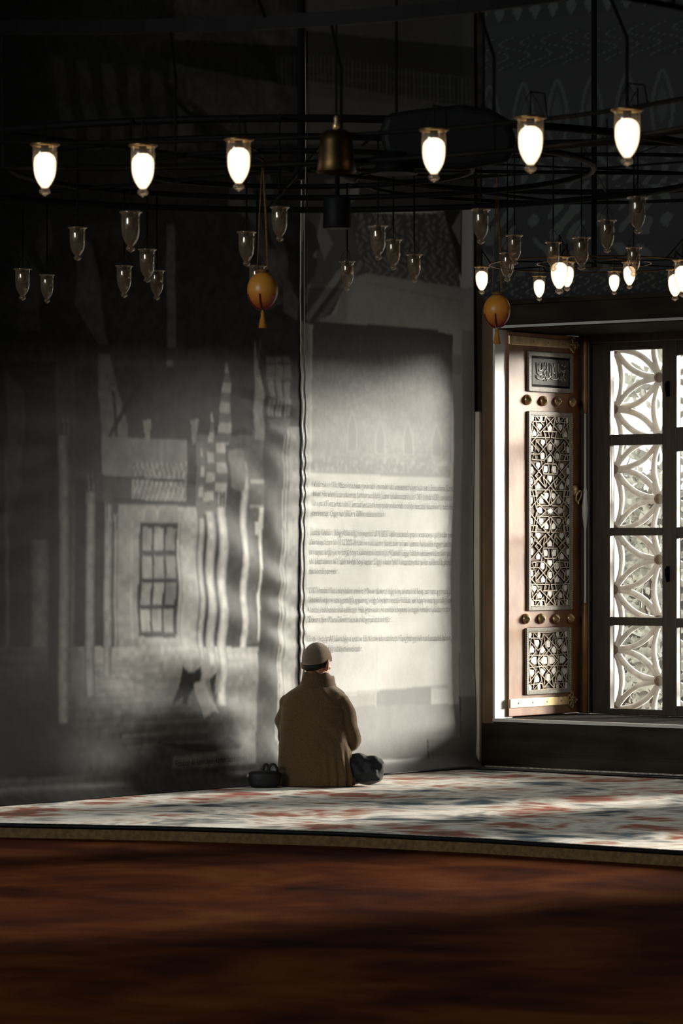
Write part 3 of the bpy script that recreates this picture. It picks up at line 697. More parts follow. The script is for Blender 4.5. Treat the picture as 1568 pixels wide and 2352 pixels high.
# ------------------------------------------------------------------ window, panes and stone grille
FY = 0.985
win = empty('window_1', (0.88, FY, OZ0), None, None, kind='structure')
def wx(px): return ony(px, 1255, FY).x
def wz(px, py): return ony(px, py, FY).z
xa0, xa1, xb0 = wx(1400), wx(1520), wx(1553); xb1 = xb0 + (xa1 - xa0); xc0 = xb1 + (xb0 - xa1); xc1 = OX1 - 0.08
rowsA = [(803, 997), (1022, 1212), (1230, 1418), (1437, 1629)]
rowsB = [(815, 981), (1036, 1211), (1236, 1420), (1441, 1622)]
fr = MB(); gl = []
xs = [OX0 + 0.012, xa0, xa1, xb0, xb1, xc0, xc1, OX1]
def zrows(rows, px): return [(wz(px, b_), wz(px, a_)) for a_, b_ in rows]
zA, zB = zrows(rowsA, 1460), zrows(rowsB, 1560)
y0, y1 = FY, FY + 0.055
for x0_, x1_ in ((xs[0], xs[1]), (xs[2], xs[3]), (xs[4], xs[5]), (xs[6], xs[7])): fr.box((x0_, y0, OZ0 + 0.012), (x1_, y1, OZ1))
for (x0_, x1_, zz) in ((xa0, xa1, zA), (xb0, xb1, zB), (xc0, xc1, zA)):
    edges = [OZ1] + [e for (a_, b_) in zz for e in (b_, a_)] + [OZ0 + 0.012]
    for k in range(0, len(edges), 2): fr.box((x0_, y0, edges[k+1]), (x1_, y1, edges[k]))
bevel(fr.build('window_frame', M['dark_wood'], win, origin=win.location), 0.004)
for (x0_, x1_, zz) in ((xa0, xa1, zA), (xb0, xb1, zB), (xc0, xc1, zA)):
    for (a_, b_) in zz:
        g = MB(); g.box((x0_ - 0.004, FY + 0.024, a_ - 0.004), (x1_ + 0.004, FY + 0.030, b_ + 0.004)); g.build('window_pane', M['glass'], win, origin=win.location)
fr = MB()
fr.box((OX0 + 0.012, FY - 0.04, OZ0 + 0.012), (OX0 + 0.10, FY, OZ1)); fr.box((OX0 + 0.10, FY - 0.03, OZ1 - 0.07), (OX1, FY, OZ1))
bevel(fr.build('frame_moulding', M['dark_wood'], win, origin=win.location), 0.006)
for (py_, kind) in ((893, 0), (1318, 1)):
    b = MB(); c = ony(1533, py_, FY - 0.004)
    b.box((c.x - 0.012, FY - 0.008, c.z - 0.05), (c.x + 0.012, FY, c.z + 0.05))
    b.tube([(c.x, FY - 0.008, c.z + 0.035), (c.x, FY - 0.035, c.z + 0.03), (c.x + 0.004, FY - 0.04, c.z), (c.x + 0.014, FY - 0.03, c.z - 0.055)], 0.006, 8)
    b.build('window_latch', M['iron'], win, origin=win.location, smooth=True)
for k, (wa_, wb_) in enumerate(WINS[1:]):
    w2 = empty('window_%d' % (k + 2), ((wa_ + wb_)/2, FY, OZ0), None, None, kind='structure')
    fr = MB(); fr.box((wa_, y0, OZ0), (wa_ + 0.10, y1, OZ1)); fr.box((wb_ - 0.10, y0, OZ0), (wb_, y1, OZ1))
    edges = [OZ1] + [e for (a_, b_) in zA for e in (b_, a_)] + [OZ0]
    for q in range(0, len(edges), 2): fr.box((wa_ + 0.10, y0, edges[q+1]), (wb_ - 0.10, y1, edges[q]))
    fr.build('window_frame', M['dark_wood'], w2, origin=w2.location)
    for (a_, b_) in zA:
        g = MB(); g.box((wa_ + 0.096, FY + 0.024, a_ - 0.004), (wb_ - 0.096, FY + 0.030, b_ + 0.004)); g.build('window_pane', M['glass'], w2, origin=w2.location)

GY = 1.42
g0 = ony(1412, 940, GY); g1 = ony(1412, 1078, GY); gr_ = ony(1517, 1010, GY)
dz = g0.z - g1.z; dx = gr_.x - g0.x
grille = empty('stone_grille', (0.9, GY, OZ0 - 0.1), 'pale carved stone grille of interlaced petals outside the window', 'grille')
nodes = {}
for i in range(-1, 7):
    for j in range(-6, 7):
        z = g0.z + (j + (0.5 if i % 2 else 0))*dz; x = g0.x + i*dx
        if -0.3 < x < 2.5 and 0.0 < z < 3.3: nodes[(i, j)] = Vector((x, GY, z))
st = MB()
def petal(a, c):
    d_ = c - a; L = d_.length; n_ = Vector((-d_.z, 0, d_.x))/L
    for sg in (-1, 1):
        st.tube([a + d_*t + n_*sg*0.135*L*math.sin(math.pi*t) for t in np.linspace(0.02, 0.98, 13)], 0.017, 8, flat=1.3)
for (i, j), a in nodes.items():
    nb = [(i, j+1), (i+1, j if i % 2 == 0 else j+1), (i+1, j-1 if i % 2 == 0 else j)]
    for q in nb:
        if q in nodes: petal(a, nodes[q])
st.box((0.06, GY - 0.06, OZ0 - 0.1), (0.145, GY + 0.06, 3.2)); st.box((2.30, GY - 0.06, OZ0 - 0.1), (2.40, GY + 0.06, 3.2)); st.box((0.06, GY-0.06, OZ0 - 0.12), (2.40, GY+0.06, OZ0 - 0.02))
st.build('petal_lattice', M['stone'], grille, origin=grille.location, smooth=True)
bz = None
for (i, j), a in nodes.items():
    if a.x < 0.1 or a.x > 2.3 or a.z < 0.2 or a.z > 3.0: continue
    b = MB(); b.lathe([(0.0, -0.05), (0.02, -0.047), (0.034, -0.03), (0.036, 0.03), (0.0, 0.035)], a, 16, axis='y')
    b.build('round_boss', M['boss'], grille, origin=grille.location, smooth=True)

# garden outside
b = MB(); b.box((-8, 1.62, -0.6), (12, 14, -0.5)); struct(b.build('garden_ground', M['earth']))
b = MB(); b.box((-9, 6.2, -0.5), (-0.9, 6.5, 1.9)); tag(b.build('garden_wall', M['garden_wall']), 'grey garden wall behind the ivy outside the window', 'wall')
iv = MB()
for k in range(7500):
    y = rnd.uniform(2.0, 4.2); x = 1.15 - 0.78*(y - 1) - rnd.uniform(0, 2.2)
    z = rnd.uniform(-0.4, 3.4)
    dens = 1.0 if z < 1.4 else (0.62 if z < 2.0 else 0.16)
    cl = 0.5 + 0.5*math.sin(x*5 + 1.3*math.sin(z*4) + y*2)*math.sin(z*6 + x*2)
    if rnd.random() > dens*(0.25 + 0.95*cl): continue
    r = rnd.uniform(0.03, 0.075); Rm = Matrix.Rotation(rnd.uniform(0, 6.28), 3, 'Y') @ Matrix.Rotation(rnd.uniform(-0.9, 0.9), 3, 'X') @ Matrix.Rotation(rnd.uniform(-0.9, 0.9), 3, 'Z')
    pts = [Rm @ Vector(p)*r + Vector((x, y, z)) for p in ((0, 0, -1), (0.75, 0.15, -0.45), (0.55, 0.2, 0.15), (0, 0, 1.1), (-0.55, 0.2, 0.15), (-0.75, 0.15, -0.45), (0, 0, -0.1))]
    iv.add(pts, [(0, 1, 6), (1, 2, 6), (2, 3, 6), (3, 4, 6), (4, 5, 6), (5, 0, 6)])
for k in range(26):
    y = rnd.uniform(2.3, 4.0); x = 1.05 - 0.78*(y - 1) - rnd.uniform(0, 2.0); p = [Vector((x, y, -0.5))]
    for q in range(9): p.append(p[-1] + Vector((rnd.uniform(-0.14, 0.14), rnd.uniform(-0.05, 0.05), rnd.uniform(0.2, 0.38))))
    iv.tube(p, [0.016 - 0.0015*q for q in range(10)], 5)
o = iv.build('ivy', M['leaf']); tag(o, 'tangle of climbing leaves in the garden outside the window', 'ivy', kind='stuff')

# ------------------------------------------------------------------ wooden shutter with inlaid panels
XS = 0.190
def S(px, py, off=0.0):
    p = onx(px, py, XS); return Vector((XS + off, p.y, p.z))
ya, yb = S(1168, 1200).y, S(1337, 1200).y
sz0, sz1 = OZ0 + 0.018, OZ1 - 0.022
sh = empty('window_shutter', (XS, (ya+yb)/2, sz0), 'polished orange brown wooden shutter with inlaid star panels folded into the window reveal', 'shutter')
SO = sh.location.copy()
b = MB(); b.box((XS - 0.045, ya, sz0), (XS, yb, sz1)); bevel(b.build('leaf', M['shutter_wood'], sh, origin=SO), 0.004)
b = MB(); b.box((XS, yb - 0.02, sz0), (XS + 0.012, yb, sz1)); b.build('edge_strip', M['dark_wood'], sh, origin=SO)
def quad_frame(mb, px0, py0, px1, py1, wd, h, inner=0.0):
    # picture-frame of rectangular bars around a pixel rectangle
    A, Bq = S(px0, py0), S(px1, py1); ymn, ymx = sorted((A.y, Bq.y)); zmn, zmx = sorted((A.z, Bq.z))
    mb.box((XS, ymn, zmn), (XS + h, ymn + wd, zmx)); mb.box((XS, ymx - wd, zmn), (XS + h, ymx, zmx))
    mb.box((XS, ymn + wd, zmn), (XS + h, ymx - wd, zmn + wd)); mb.box((XS, ymn + wd, zmx - wd), (XS + h, ymx - wd, zmx))
    return ymn, ymx, zmn, zmx
def strap_panel(rect, straps, kites, star, conv, centre):
    pn = empty_part('inlaid_panel', sh)
    mb = MB(); ymn, ymx, zmn, zmx = quad_frame(mb, *rect, 0.026, 0.016)
    bevel(mb.build('panel_frame', M['silver_frame'], pn, origin=SO), 0.003)
    # row of tiny inlaid squares around the frame
    mb = MB()
    z = zmn + 0.012
    while z < zmx - 0.01:
        for yy in (ymn + 0.006, ymx - 0.006): mb.box((XS + 0.016, yy - 0.003, z - 0.003), (XS + 0.0175, yy + 0.003, z + 0.003))
        z += 0.0125
    mb.build('frame_inlay', M['pearl'], pn, origin=SO)
    iy0, iy1, iz0, iz1 = ymn + 0.026, ymx - 0.026, zmn + 0.026, zmx - 0.026
    mb = MB(); mb.box((XS, iy0, iz0), (XS + 0.003, iy1, iz1)); mb.build('ground', M['ivory'], pn, origin=SO)
    c = conv(*centre); yc, zc = c.y, c.z
    ky = (iy1 - iy0)/2; kz = (iz1 - iz0)/2
    half = max(abs(conv(p[0], p[1]).y - yc) for s_ in straps for p in s_); halfz = max(abs(conv(p[0], p[1]).z - zc) for s_ in straps for p in s_)
    ycn, zcn = (iy0+iy1)/2, (iz0+iz1)/2
    def tr(x, y):
        p = conv(x, y); return (p.y - yc)/half*ky, (p.z - zc)/halfz*kz
    g, r = MB(), MB()
    def bar(mb, a, b_, wd, h0, h1):
        d_ = Vector((b_[0]-a[0], b_[1]-a[1])); L = d_.length
        if L < 1e-5: return
        d_ /= L; nn = Vector((-d_.y, d_.x))*wd/2; a2 = Vector(a) - d_*wd*0.3; b2 = Vector(b_) + d_*wd*0.3
        lim = lambda q: (XS + h0, ycn + min(max(q.x, -ky), ky), zcn + min(max(q.y, -kz), kz))
        mb.prism([lim(a2+nn), lim(b2+nn), lim(b2-nn), lim(a2-nn)], (h1 - h0, 0, 0))
    k = 0
    for s_ in straps:
        q = [tr(*p) for p in s_]
        for sy in (1, -1):
            for sz in (1, -1):
                for a, b_ in zip(q[:-1], q[1:]):
                    k += 1
                    A_, B_ = (a[0]*sy, a[1]*sz), (b_[0]*sy, b_[1]*sz)
                    bar(g, A_, B_, 0.0165, 0.003, 0.0062 + 0.00002*(k % 7)); bar(r, A_, B_, 0.0062, 0.006, 0.0115 + 0.00003*(k % 9))  # wide black bars put the shade beside each strap into the colour
    g.build('strap_shade', M['ground_shade'], pn, origin=SO); r.build('strapwork', M['ridge'], pn, origin=SO)
    mb = MB()
    shp = {'d': [(-44, -72), (44, -72), (52, 5), (0, 84), (-52, 5)], 'h': [(-46, -40), (0, -85), (46, -40), (40, 70), (0, 90), (-40, 70)],
           'r': [(-40, -75), (40, -75), (52, 10), (30, 75), (-50, 75)], 'e': [(-26, -70), (20, -80), (34, 0), (10, 75), (-26, 75)], 's': [(-60, -30), (0, -80), (60, -75), (62, 70), (0, 80), (-60, 30)]}
    shp['u'] = [(x, -y) for x, y in shp['d']]
    sc = 0.93
    for (cx_, cy_, t) in kites:
        mid = tr(cx_, cy_)
        for sy in ((1,) if abs(mid[0]) < 0.012 else (1, -1)):
            for sz in ((1,) if abs(mid[1]) < 0.02 else (1, -1)):
                pts = []
                for (x, y) in shp[t]:
                    a, b_ = tr(cx_ + x*sc*star[2], cy_ + y*sc*star[2]); pts.append((XS + 0.003, ycn + min(max(a*sy, -ky), ky), zcn + min(max(b_*sz, -kz), kz)))
                mb.prism(pts, (0.0052, 0, 0))
    if star[0]:
        pts = []
        for q in range(20):
            a = math.pi*q/10; rr = star[0] if q % 2 == 0 else star[1]
            u = tr(centre[0] + rr*math.sin(a), centre[1] - rr*math.cos(a)); pts.append((XS + 0.003, ycn + u[0], zcn + u[1]))
        mb.prism(pts, (0.008, 0, 0))
    mb.build('pearl_inlay', M['pearl'], pn, origin=SO)
def empty_part(name, parent):
    o = bpy.data.objects.new(name, None); COL.objects.link(o); o.parent = parent; o.empty_display_size = 0.05; return o
conv1 = lambda x, y: S(1190 + x/9.8, 930 + y/9.8)
straps1 = [[(360, 230), (530, 435)], [(240, 355), (445, 605), (780, 245)], [(345, 270), (405, 655), (255, 825), (420, 1030)],
           [(565, 240), (660, 715), (280, 712), (255, 620), (305, 350), (545, 355), (565, 240)], [(525, 580), (830, 580)], [(540, 580), (620, 995), (820, 1235), (1075, 1235), (1040, 1090)],
           [(360, 780), (575, 1040), (650, 1440), (630, 1530)], [(340, 1000), (360, 780)], [(677, 785), (425, 1085), (240, 1080)], [(445, 1060), (525, 1530), (830, 1535)], [(330, 1090), (360, 1205), (280, 1205)],
           [(240, 1260), (490, 1560), (340, 1690)], [(800, 1305), (555, 1305), (340, 1570), (570, 1830), (620, 1560)], [(245, 1555), (305, 1630), (385, 2030), (240, 2025)],
           [(240, 1830), (490, 1560)], [(515, 1595), (830, 1975)], [(515, 1595), (560, 1790)], [(240, 1890), (655, 1890), (715, 2245), (950, 2250), (1010, 1900)], [(280, 1900), (370, 2330)],
           [(475, 2000), (677, 2235), (860, 2000), (1100, 2300)], [(370, 2245), (625, 2245)], [(375, 2245), (390, 2365)], [(405, 2190), (590, 2365)], [(520, 2080), (470, 1990)], [(240, 715), (280, 712)], [(240, 230), (677, 230)], [(240, 230), (240, 2365)]]
kites1 = [(445, 470, 'd'), (680, 500, 'u'), (330, 610, 'u'), (520, 830, 'd'), (680, 920, 'h'), (515, 1120, 'h'), (680, 1190, 'u'), (415, 1345, 'd'), (580, 1425, 'r'), (680, 1640, 'd'), (415, 1800, 'u'),
          (600, 2030, 'd'), (480, 2125, 'u'), (445, 2345, 's'), (275, 960, 'e'), (275, 1440, 'e'), (275, 1690, 'e'), (270, 2125, 'e'), (290, 285, 'e'), (480, 295, 'e')]
strap_panel((1210, 944, 1310, 1400), straps1, kites1, (78, 44, 1.0), conv1, (677, 2365))
conv2 = lambda x, y: S(1160 + x/7.84, 1390 + y/7.84)
straps2 = [[(490, 500), (640, 660)], [(405, 620), (570, 810), (840, 515)], [(485, 530), (530, 830), (410, 980)], [(655, 505), (700, 750), (930, 1010)], [(450, 600), (645, 602), (660, 505)],
           [(450, 600), (415, 890), (730, 890), (755, 1060)], [(415, 890), (410, 980)], [(570, 980), (590, 890), (660, 505)], [(405, 500), (750, 500)], [(405, 500), (405, 980)], [(560, 980), (700, 820)]]
kites2 = [(555, 690, 'd'), (750, 690, 'h'), (470, 790, 'u'), (655, 800, 'u'), (500, 980, 's'), (680, 980, 's'), (440, 545, 'e'), (590, 550, 'e')]
strap_panel((1205, 1443, 1307, 1590), straps2, kites2, (0, 0, 0.85), conv2, (750, 980))
# inscription plaque
pq = empty_part('inscription_plaque', sh)
b = MB(); ymn, ymx, zmn, zmx = quad_frame(b, 1210, 806, 1312, 904, 0.030, 0.016); bevel(b.build('plaque_frame', M['silver_frame'], pq, origin=SO), 0.003)
b = MB(); b.box((XS, ymn + 0.03, zmn + 0.03), (XS + 0.004, ymx - 0.03, zmx - 0.03)); b.build('ground', M['ground_shade'], pq, origin=SO)
b = MB(); b.box((XS + 0.003, ymn + 0.044, zmn + 0.044), (XS + 0.010, ymx - 0.044, zmx - 0.044)); bevel(b.build('plate', M['plaque'], pq, origin=SO), 0.002)
strokes = [[(375, 415), (385, 560), (390, 655), (430, 692), (470, 690), (498, 672)], [(420, 472), (462, 438)], [(415, 480), (418, 560), (440, 608), (480, 605), (508, 545), (503, 430)], [(570, 420), (552, 505)],
           [(575, 560), (590, 590), (560, 622), (528, 655), (545, 690)], [(605, 420), (612, 560), (615, 725)], [(670, 430), (676, 560), (682, 650), (655, 702), (642, 620)], [(718, 460), (722, 600), (725, 735)],
           [(775, 480), (748, 560), (742, 640), (760, 668), (785, 655)], [(800, 430), (806, 580), (812, 735)], [(860, 440), (858, 600), (880, 655), (905, 640), (905, 560), (885, 540)],
           [(930, 590), (955, 628), (985, 610), (1032, 592), (1010, 640), (975, 655)], [(992, 522), (1036, 490)], [(368, 700), (378, 760), (430, 795), (500, 795), (545, 770), (578, 690), (588, 780), (635, 792), (690, 742), (722, 750), (700, 778), (760, 806), (838, 800), (868, 775), (895, 822), (920, 800), (925, 700), (935, 800), (965, 852)],
           [(955, 765), (998, 690), (1020, 735), (965, 770), (1010, 800), (1012, 850)], [(640, 700), (690, 742)], [(478, 735), (494, 735)], [(545, 822), (556, 822)], [(598, 822), (609, 822)], [(690, 440), (705, 470)], [(760, 450), (778, 462)], [(945, 470), (960, 490)], [(530, 440), (520, 480)]]
b = MB()
for s_ in strokes:
    p = [S(1190 + x/9.8, 790 + y/9.8, 0.0115) for x, y in s_]
    b.tube(p, [0.0042]*len(p), 6)
b.build('lettering', M['silver'], pq, origin=SO, smooth=True)
for xs_, yy in (((1210, 1246, 1278, 1312), (918, 921, 922, 924)), ((1206, 1241, 1274, 1308), (1421, 1421, 1421, 1420))):
    for px_, py_ in zip(xs_, yy):
        c = S(px_, py_); b = MB(); b.lathe([(0.034, 0.0), (0.035, 0.006), (0.031, 0.016), (0.022, 0.026), (0.010, 0.032), (0.0055, 0.037), (0.0, 0.040)], (XS, c.y, c.z), 24, axis='x')
        b.build('stud', M['brass'], sh, origin=SO, smooth=True)
for (pl, pr, w_) in (((1169, 783), (1308, 789), 0.058), ((1166, 1614), (1304, 1611), 0.058)):
    hp = empty_part('strap_hinge', sh)
    z0_ = (S(*pl).z + S(*pr).z)/2; yr = S(*pr).y
    b = MB(); b.prism([(XS, ya + 0.002, z0_ - w_/2), (XS, yr, z0_ - w_/2*0.92), (XS, yr, z0_ + w_/2*0.92), (XS, ya + 0.002, z0_ + w_/2)], (0.007, 0, 0))
    b.tube([(XS + 0.006, ya, z0_ - w_/2), (XS + 0.006, ya, z0_ + w_/2)], 0.010, 10)
    bevel(b.build('strap', M['brass'], hp, origin=SO), 0.002)
    for q in range(4):
        b = MB(); b.ellipsoid((XS + 0.007, ya + (yr-ya)*(0.15 + 0.24*q), z0_), (0.004, 0.007, 0.007), 10, 6); b.build('nail', M['dull_brass'], hp, origin=SO, smooth=True)
    b = MB()
    cy_, r_ = yr + 0.035, 0.020
    for (oy, oz) in ((0, 0.032), (0, -0.032), (0.034, 0), (-0.022, 0.017), (-0.022, -0.017)):
        b.tube([(XS + 0.004, cy_ + oy + r_*math.cos(t)*(0.8), z0_ + oz + r_*math.sin(t)) for t in np.linspace(0, 2*math.pi, 15)[:-1]], 0.0055, 6, close=True)
    b.tube([(XS + 0.004, cy_ - 0.03, z0_), (XS + 0.004, cy_ + 0.075, z0_)], [0.006, 0.003], 6); b.ellipsoid((XS + 0.004, cy_ + 0.062, z0_), (0.005, 0.010, 0.010), 8, 6)
    b.build('trefoil_finial', M['brass'], hp, origin=SO, smooth=True)
lk = empty_part('door_pull', sh); c = S(1322, 1131)
b = MB(); b.lathe([(0.040, 0), (0.040, 0.006), (0.028, 0.014), (0.012, 0.022), (0.0, 0.024)], (XS, c.y - 0.02, c.z + 0.015), 20, axis='x'); b.build('back_plate', M['brass'], lk, origin=SO, smooth=True)
b = MB(); b.tube([(XS + 0.03 + 0.012*math.cos(t), c.y - 0.012 + 0.026*math.sin(t), c.z - 0.025 + 0.036*math.cos(t)) for t in np.linspace(0, 2*math.pi, 17)[:-1]], 0.0065, 8, close=True)
b.ellipsoid((XS + 0.028, c.y - 0.012, c.z - 0.07), (0.007, 0.007, 0.012), 8, 6); b.build('ring', M['brass'], lk, origin=SO, smooth=True)
# turned bead on the meeting edge of the second leaf, behind the first
tb = empty('turned_bolt', (0.255, 0.955, sz0), 'tall turned bolt with brass beads standing between shutter and window frame', 'bolt')
xb, yb_ = 0.232, 0.945
def TZ(py): return ony(1350, py, 0.945).z
prof = [(0.020, sz0), (0.020, TZ(1420)), (0.014, TZ(1400)), (0.017, TZ(1392)), (0.010, TZ(1385)), (0.008, TZ(1375)), (0.008, TZ(1215)), (0.012, TZ(1208)), (0.020, TZ(1185)), (0.022, TZ(1165)), (0.015, TZ(1140)), (0.017, TZ(1130)), (0.009, TZ(1120)),
        (0.008, TZ(950)), (0.013, TZ(940)), (0.019, TZ(915)), (0.013, TZ(885)), (0.015, TZ(878)), (0.015, TZ(790)), (0.010, sz1)]
b = MB(); b.lathe(prof[4:14], (xb, yb_, 0), 14); b.build('rod', M['white_marble'], tb, origin=tb.location, smooth=True)
b = MB(); b.lathe(prof[:5], (xb, yb_, 0), 14); b.build('lower_stile', M['orange_wood'], tb, origin=tb.location, smooth=True)
b = MB(); b.lathe(prof[13:], (xb, yb_, 0), 14); b.build('upper_stile', M['orange_wood'], tb, origin=tb.location, smooth=True)

# ------------------------------------------------------------------ lamps
def lamp_proto(name, lit):
    root = bpy.data.objects.new(name, None); COL.objects.link(root); root.empty_display_size = 0.1
    outer = [(0.265, 0.0), (0.285, -0.012), (0.285, -0.028), (0.240, -0.045), (0.228, -0.075), (0.230, -0.20), (0.229, -0.36), (0.220, -0.50), (0.196, -0.62), (0.160, -0.71), (0.118, -0.78), (0.078, -0.825), (0.070, -0.845)]
    b = MB(); b.lathe(outer[3:], n=28, cap=False); b.build('glass_bowl', M['lit_glass'] if lit else M['lamp_glass'], root, smooth=True)
    b = MB(); b.lathe([(0.070, -0.845), (0.098, -0.872), (0.108, -0.905), (0.098, -0.94), (0.060, -0.968), (0.022, -0.982), (0.018, -0.994), (0.0, -1.0)], n=20, cap=False)
    b.build('glass_knob', M['lit_glass'] if lit else M['lamp_glass'], root, smooth=True)
    b = MB(); b.lathe([(0.232, 0.0), (0.265, 0.004), (0.285, -0.010), (0.287, -0.028), (0.255, -0.046), (0.234, -0.05), (0.230, -0.02), (0.232, 0.0)], n=28, cap=False)
    b.build('rim', M['dull_brass'] if lit else M['lamp_glass'], root, smooth=True)
    b = MB(); b.lathe([(0.0, 0.02), (0.07, 0.02), (0.075, -0.03), (0.075, -0.16), (0.0, -0.17)], n=16); b.build('socket', M['iron'], root, smooth=True)
    b = MB()
    if lit: b.lathe([(0.0, -0.16), (0.09, -0.175), (0.155, -0.215), (0.196, -0.27), (0.210, -0.34), (0.211, -0.44), (0.203, -0.54), (0.180, -0.63), (0.148, -0.705), (0.106, -0.775), (0.066, -0.825), (0.0, -0.84)], n=24, cap=False)
    else: b.lathe([(0.0, -0.12), (0.10, -0.14), (0.125, -0.20), (0.13, -0.30), (0.115, -0.38), (0.08, -0.44), (0.0, -0.46)], n=18, cap=False)
    b.build('bulb', M['bulb'] if lit else M['amber'], root, smooth=True)
    b = MB()
    for k in range(3):
        a = 2*math.pi*k/3 + 0.5; b.tube([(0.262*math.cos(a), 0.262*math.sin(a), -0.01), (0.15*math.cos(a), 0.15*math.sin(a), 0.24), (0.0, 0.0, 0.44)], 0.007, 5)
    b.tube([(0, 0, 0.0), (0, 0, 0.47)], 0.014, 6); b.build('hanger', M['iron'], root)
    return root
ORD = ['first', 'second', 'third', 'fourth', 'fifth', 'sixth', 'seventh', 'eighth', 'ninth', 'tenth', 'eleventh', 'twelfth']
lit0 = lamp_proto('glass_lamp', True); dead0 = lamp_proto('oil_lamp', False)
used = {'lit': False, 'dead': False}; HANG = {}
def place(kind, px, ytop, ytip, label, group, zr=None, Y=None):
    src = lit0 if kind == 'lit' else dead0
    o = src if not used[kind] else copy_tree(src); used[kind] = True
    d_ = Y if Y else FOC*(zr - ZC)/(HY - ytop)
    p = ondepth(px, ytop, d_); s_ = (ytip - ytop)/FOC*d_
    o.location = p; o.scale = (s_, s_, s_); o.rotation_euler = (0, 0, rnd.uniform(0, 6)); tag(o, label, 'lamp', group)
    return p, s_
# front chandelier: a ring of radius 2.3 m, only its far arc is in view
FC, FR = (-1.0, 10.6), 2.3
def ringY(px):
    k = (px - CX)/FOC; a = k*k + 1; b_ = -2*(k*FC[0] + FC[1]); c_ = FC[0]**2 + FC[1]**2 - FR**2
    return (-b_ + math.sqrt(b_*b_ - 4*a*c_))/(2*a)
for k, (px_, yt, tip) in enumerate(((103, 330, 451), (328, 332, 453), (548, 319, 440), (996, 296, 419), (1218, 268, 399), (1440, 250, 383))):
    side = 'left' if k < 3 else 'right'
    lab = ['bright lit glass lamp nearest the left edge in the front row', 'bright lit glass lamp, second from the left in the front row', 'bright lit glass lamp left of the brass bell in the front row',
           'bright lit glass lamp right of the brass bell in the front row', 'bright lit glass lamp, second from the right in the front row', 'bright lit glass lamp highest and rightmost in the front row'][k]
    place('lit', px_, yt, tip, lab, 'lit lamps of the front row', Y=ringY(px_))
def hoop(mb, c, r, z, rt, flat=1.0, n=96, sag=0.0, a0=0, a1=2*math.pi):
    pts = []
    for k in range(n):
        a = a0 + (a1-a0)*k/n; x, y = c2w(c[0] + r*math.cos(a), c[1] + r*math.sin(a)); pts.append((x, y, z))
    mb.tube(pts, rt, 8, close=True, flat=flat)
fx, fy = c2w(*FC)
ch = empty('chandelier', (fx, fy, 2.9), 'black iron ring chandelier carrying the bright front row of lamps', 'chandelier')
b = MB(); hoop(b, FC, FR + 0.085, 2.885, 0.008)
for o_ in [q for q in COL.objects if q.get('group') == 'lit lamps of the front row']:
    p = o_.location; v = Vector((p.x - fx, p.y - fy, 0)).normalized(); t_ = p.z + 0.44*o_.scale.z
    b.tube([(fx + v.x*(FR + 0.085), fy + v.y*(FR + 0.085), 2.885), (fx + v.x*(FR + 0.07), fy + v.y*(FR + 0.07), t_), (p.x, p.y, t_)], 0.003, 6)
b.build('lamp_ring', M['iron'], ch, origin=ch.location, smooth=True)
b = MB(); hoop(b, FC, FR + 0.085, 2.79, 0.008); hoop(b, FC, FR + 0.30, 2.82, 0.008); b.build('lower_ring', M['iron'], ch, origin=ch.location, smooth=True)
b = MB(); pts = []
for k in range(96):
    a = 2*math.pi*k/96; pts.append(a)
vs, fs = [], []
for a in pts:
    for (rr, zz) in ((FR - 0.012, 3.262), (FR + 0.012, 3.262), (FR + 0.012, 3.312), (FR - 0.012, 3.312)):
        x, y = c2w(FC[0] + rr*math.cos(a), FC[1] + rr*math.sin(a)); vs.append((x, y, zz))
for k in range(96):
    for q in range(4): fs.append((k*4+q, ((k+1) % 96)*4+q, ((k+1) % 96)*4+(q+1) % 4, k*4+(q+1) % 4))
b.add(vs, fs); b.build('upper_band', M['iron'], ch, origin=ch.location)
for k in range(24):
    b = MB()
    a = 2*math.pi*(k + 0.35)/24; x, y = c2w(FC[0] + (FR+0.085)*math.cos(a), FC[1] + (FR+0.085)*math.sin(a)); x2, y2 = c2w(FC[0] + FR*math.cos(a), FC[1] + FR*math.sin(a)); b.tube([(x, y, 2.79), (x, y, 3.12), (x2, y2, 3.27)], 0.006, 6)
    b.build('ring_post', M['iron'], ch, origin=ch.location)
b = MB()
for k in range(6):
    a = 2*math.pi*k/6 + 0.2; x, y = c2w(FC[0] + FR*math.cos(a), FC[1] + FR*math.sin(a)); b.tube([(x, y, 3.30), (fx, fy, 5.0)], 0.006, 6)
b.tube([(fx, fy, 5.0), (fx, fy, HT)], 0.014, 6); b.build('suspension_rods', M['iron'], ch, origin=ch.location)

# middle chandelier with the unlit lamps
MC = (-0.2, 17.9)
mx_, my_ = c2w(*MC); ZR = 2.95
ch2 = empty('chandelier', (mx_, my_, 3.3), 'wide dark iron chandelier of nested hoops behind the front row', 'chandelier')
HZ = 3.30
b = MB(); hoop(b, MC, 0.85, HZ, 0.014); b.build('inner_hoop', M['iron'], ch2, origin=ch2.location, smooth=True)
b = MB(); hoop(b, MC, 1.45, HZ, 0.016); b.build('middle_hoop', M['iron'], ch2, origin=ch2.location, smooth=True)
b = MB(); hoop(b, MC, 2.15, HZ, 0.018); b.build('outer_hoop', M['iron'], ch2, origin=ch2.location, smooth=True)
arms2 = MB()
for k in range(8):
    a = 2*math.pi*k/8 + 0.1; p = [c2w(MC[0] + r*math.cos(a), MC[1] + r*math.sin(a)) for r in (0.06, 2.15)]
    arms2.tube([(*p[0], HZ), (*p[1], HZ)], 0.010, 6)
c3 = MB(); c3.tube([(mx_, my_, HZ - 0.05), (mx_, my_, HT)], 0.02, 8); c3.build('stem', M['iron'], ch2, origin=ch2.location)
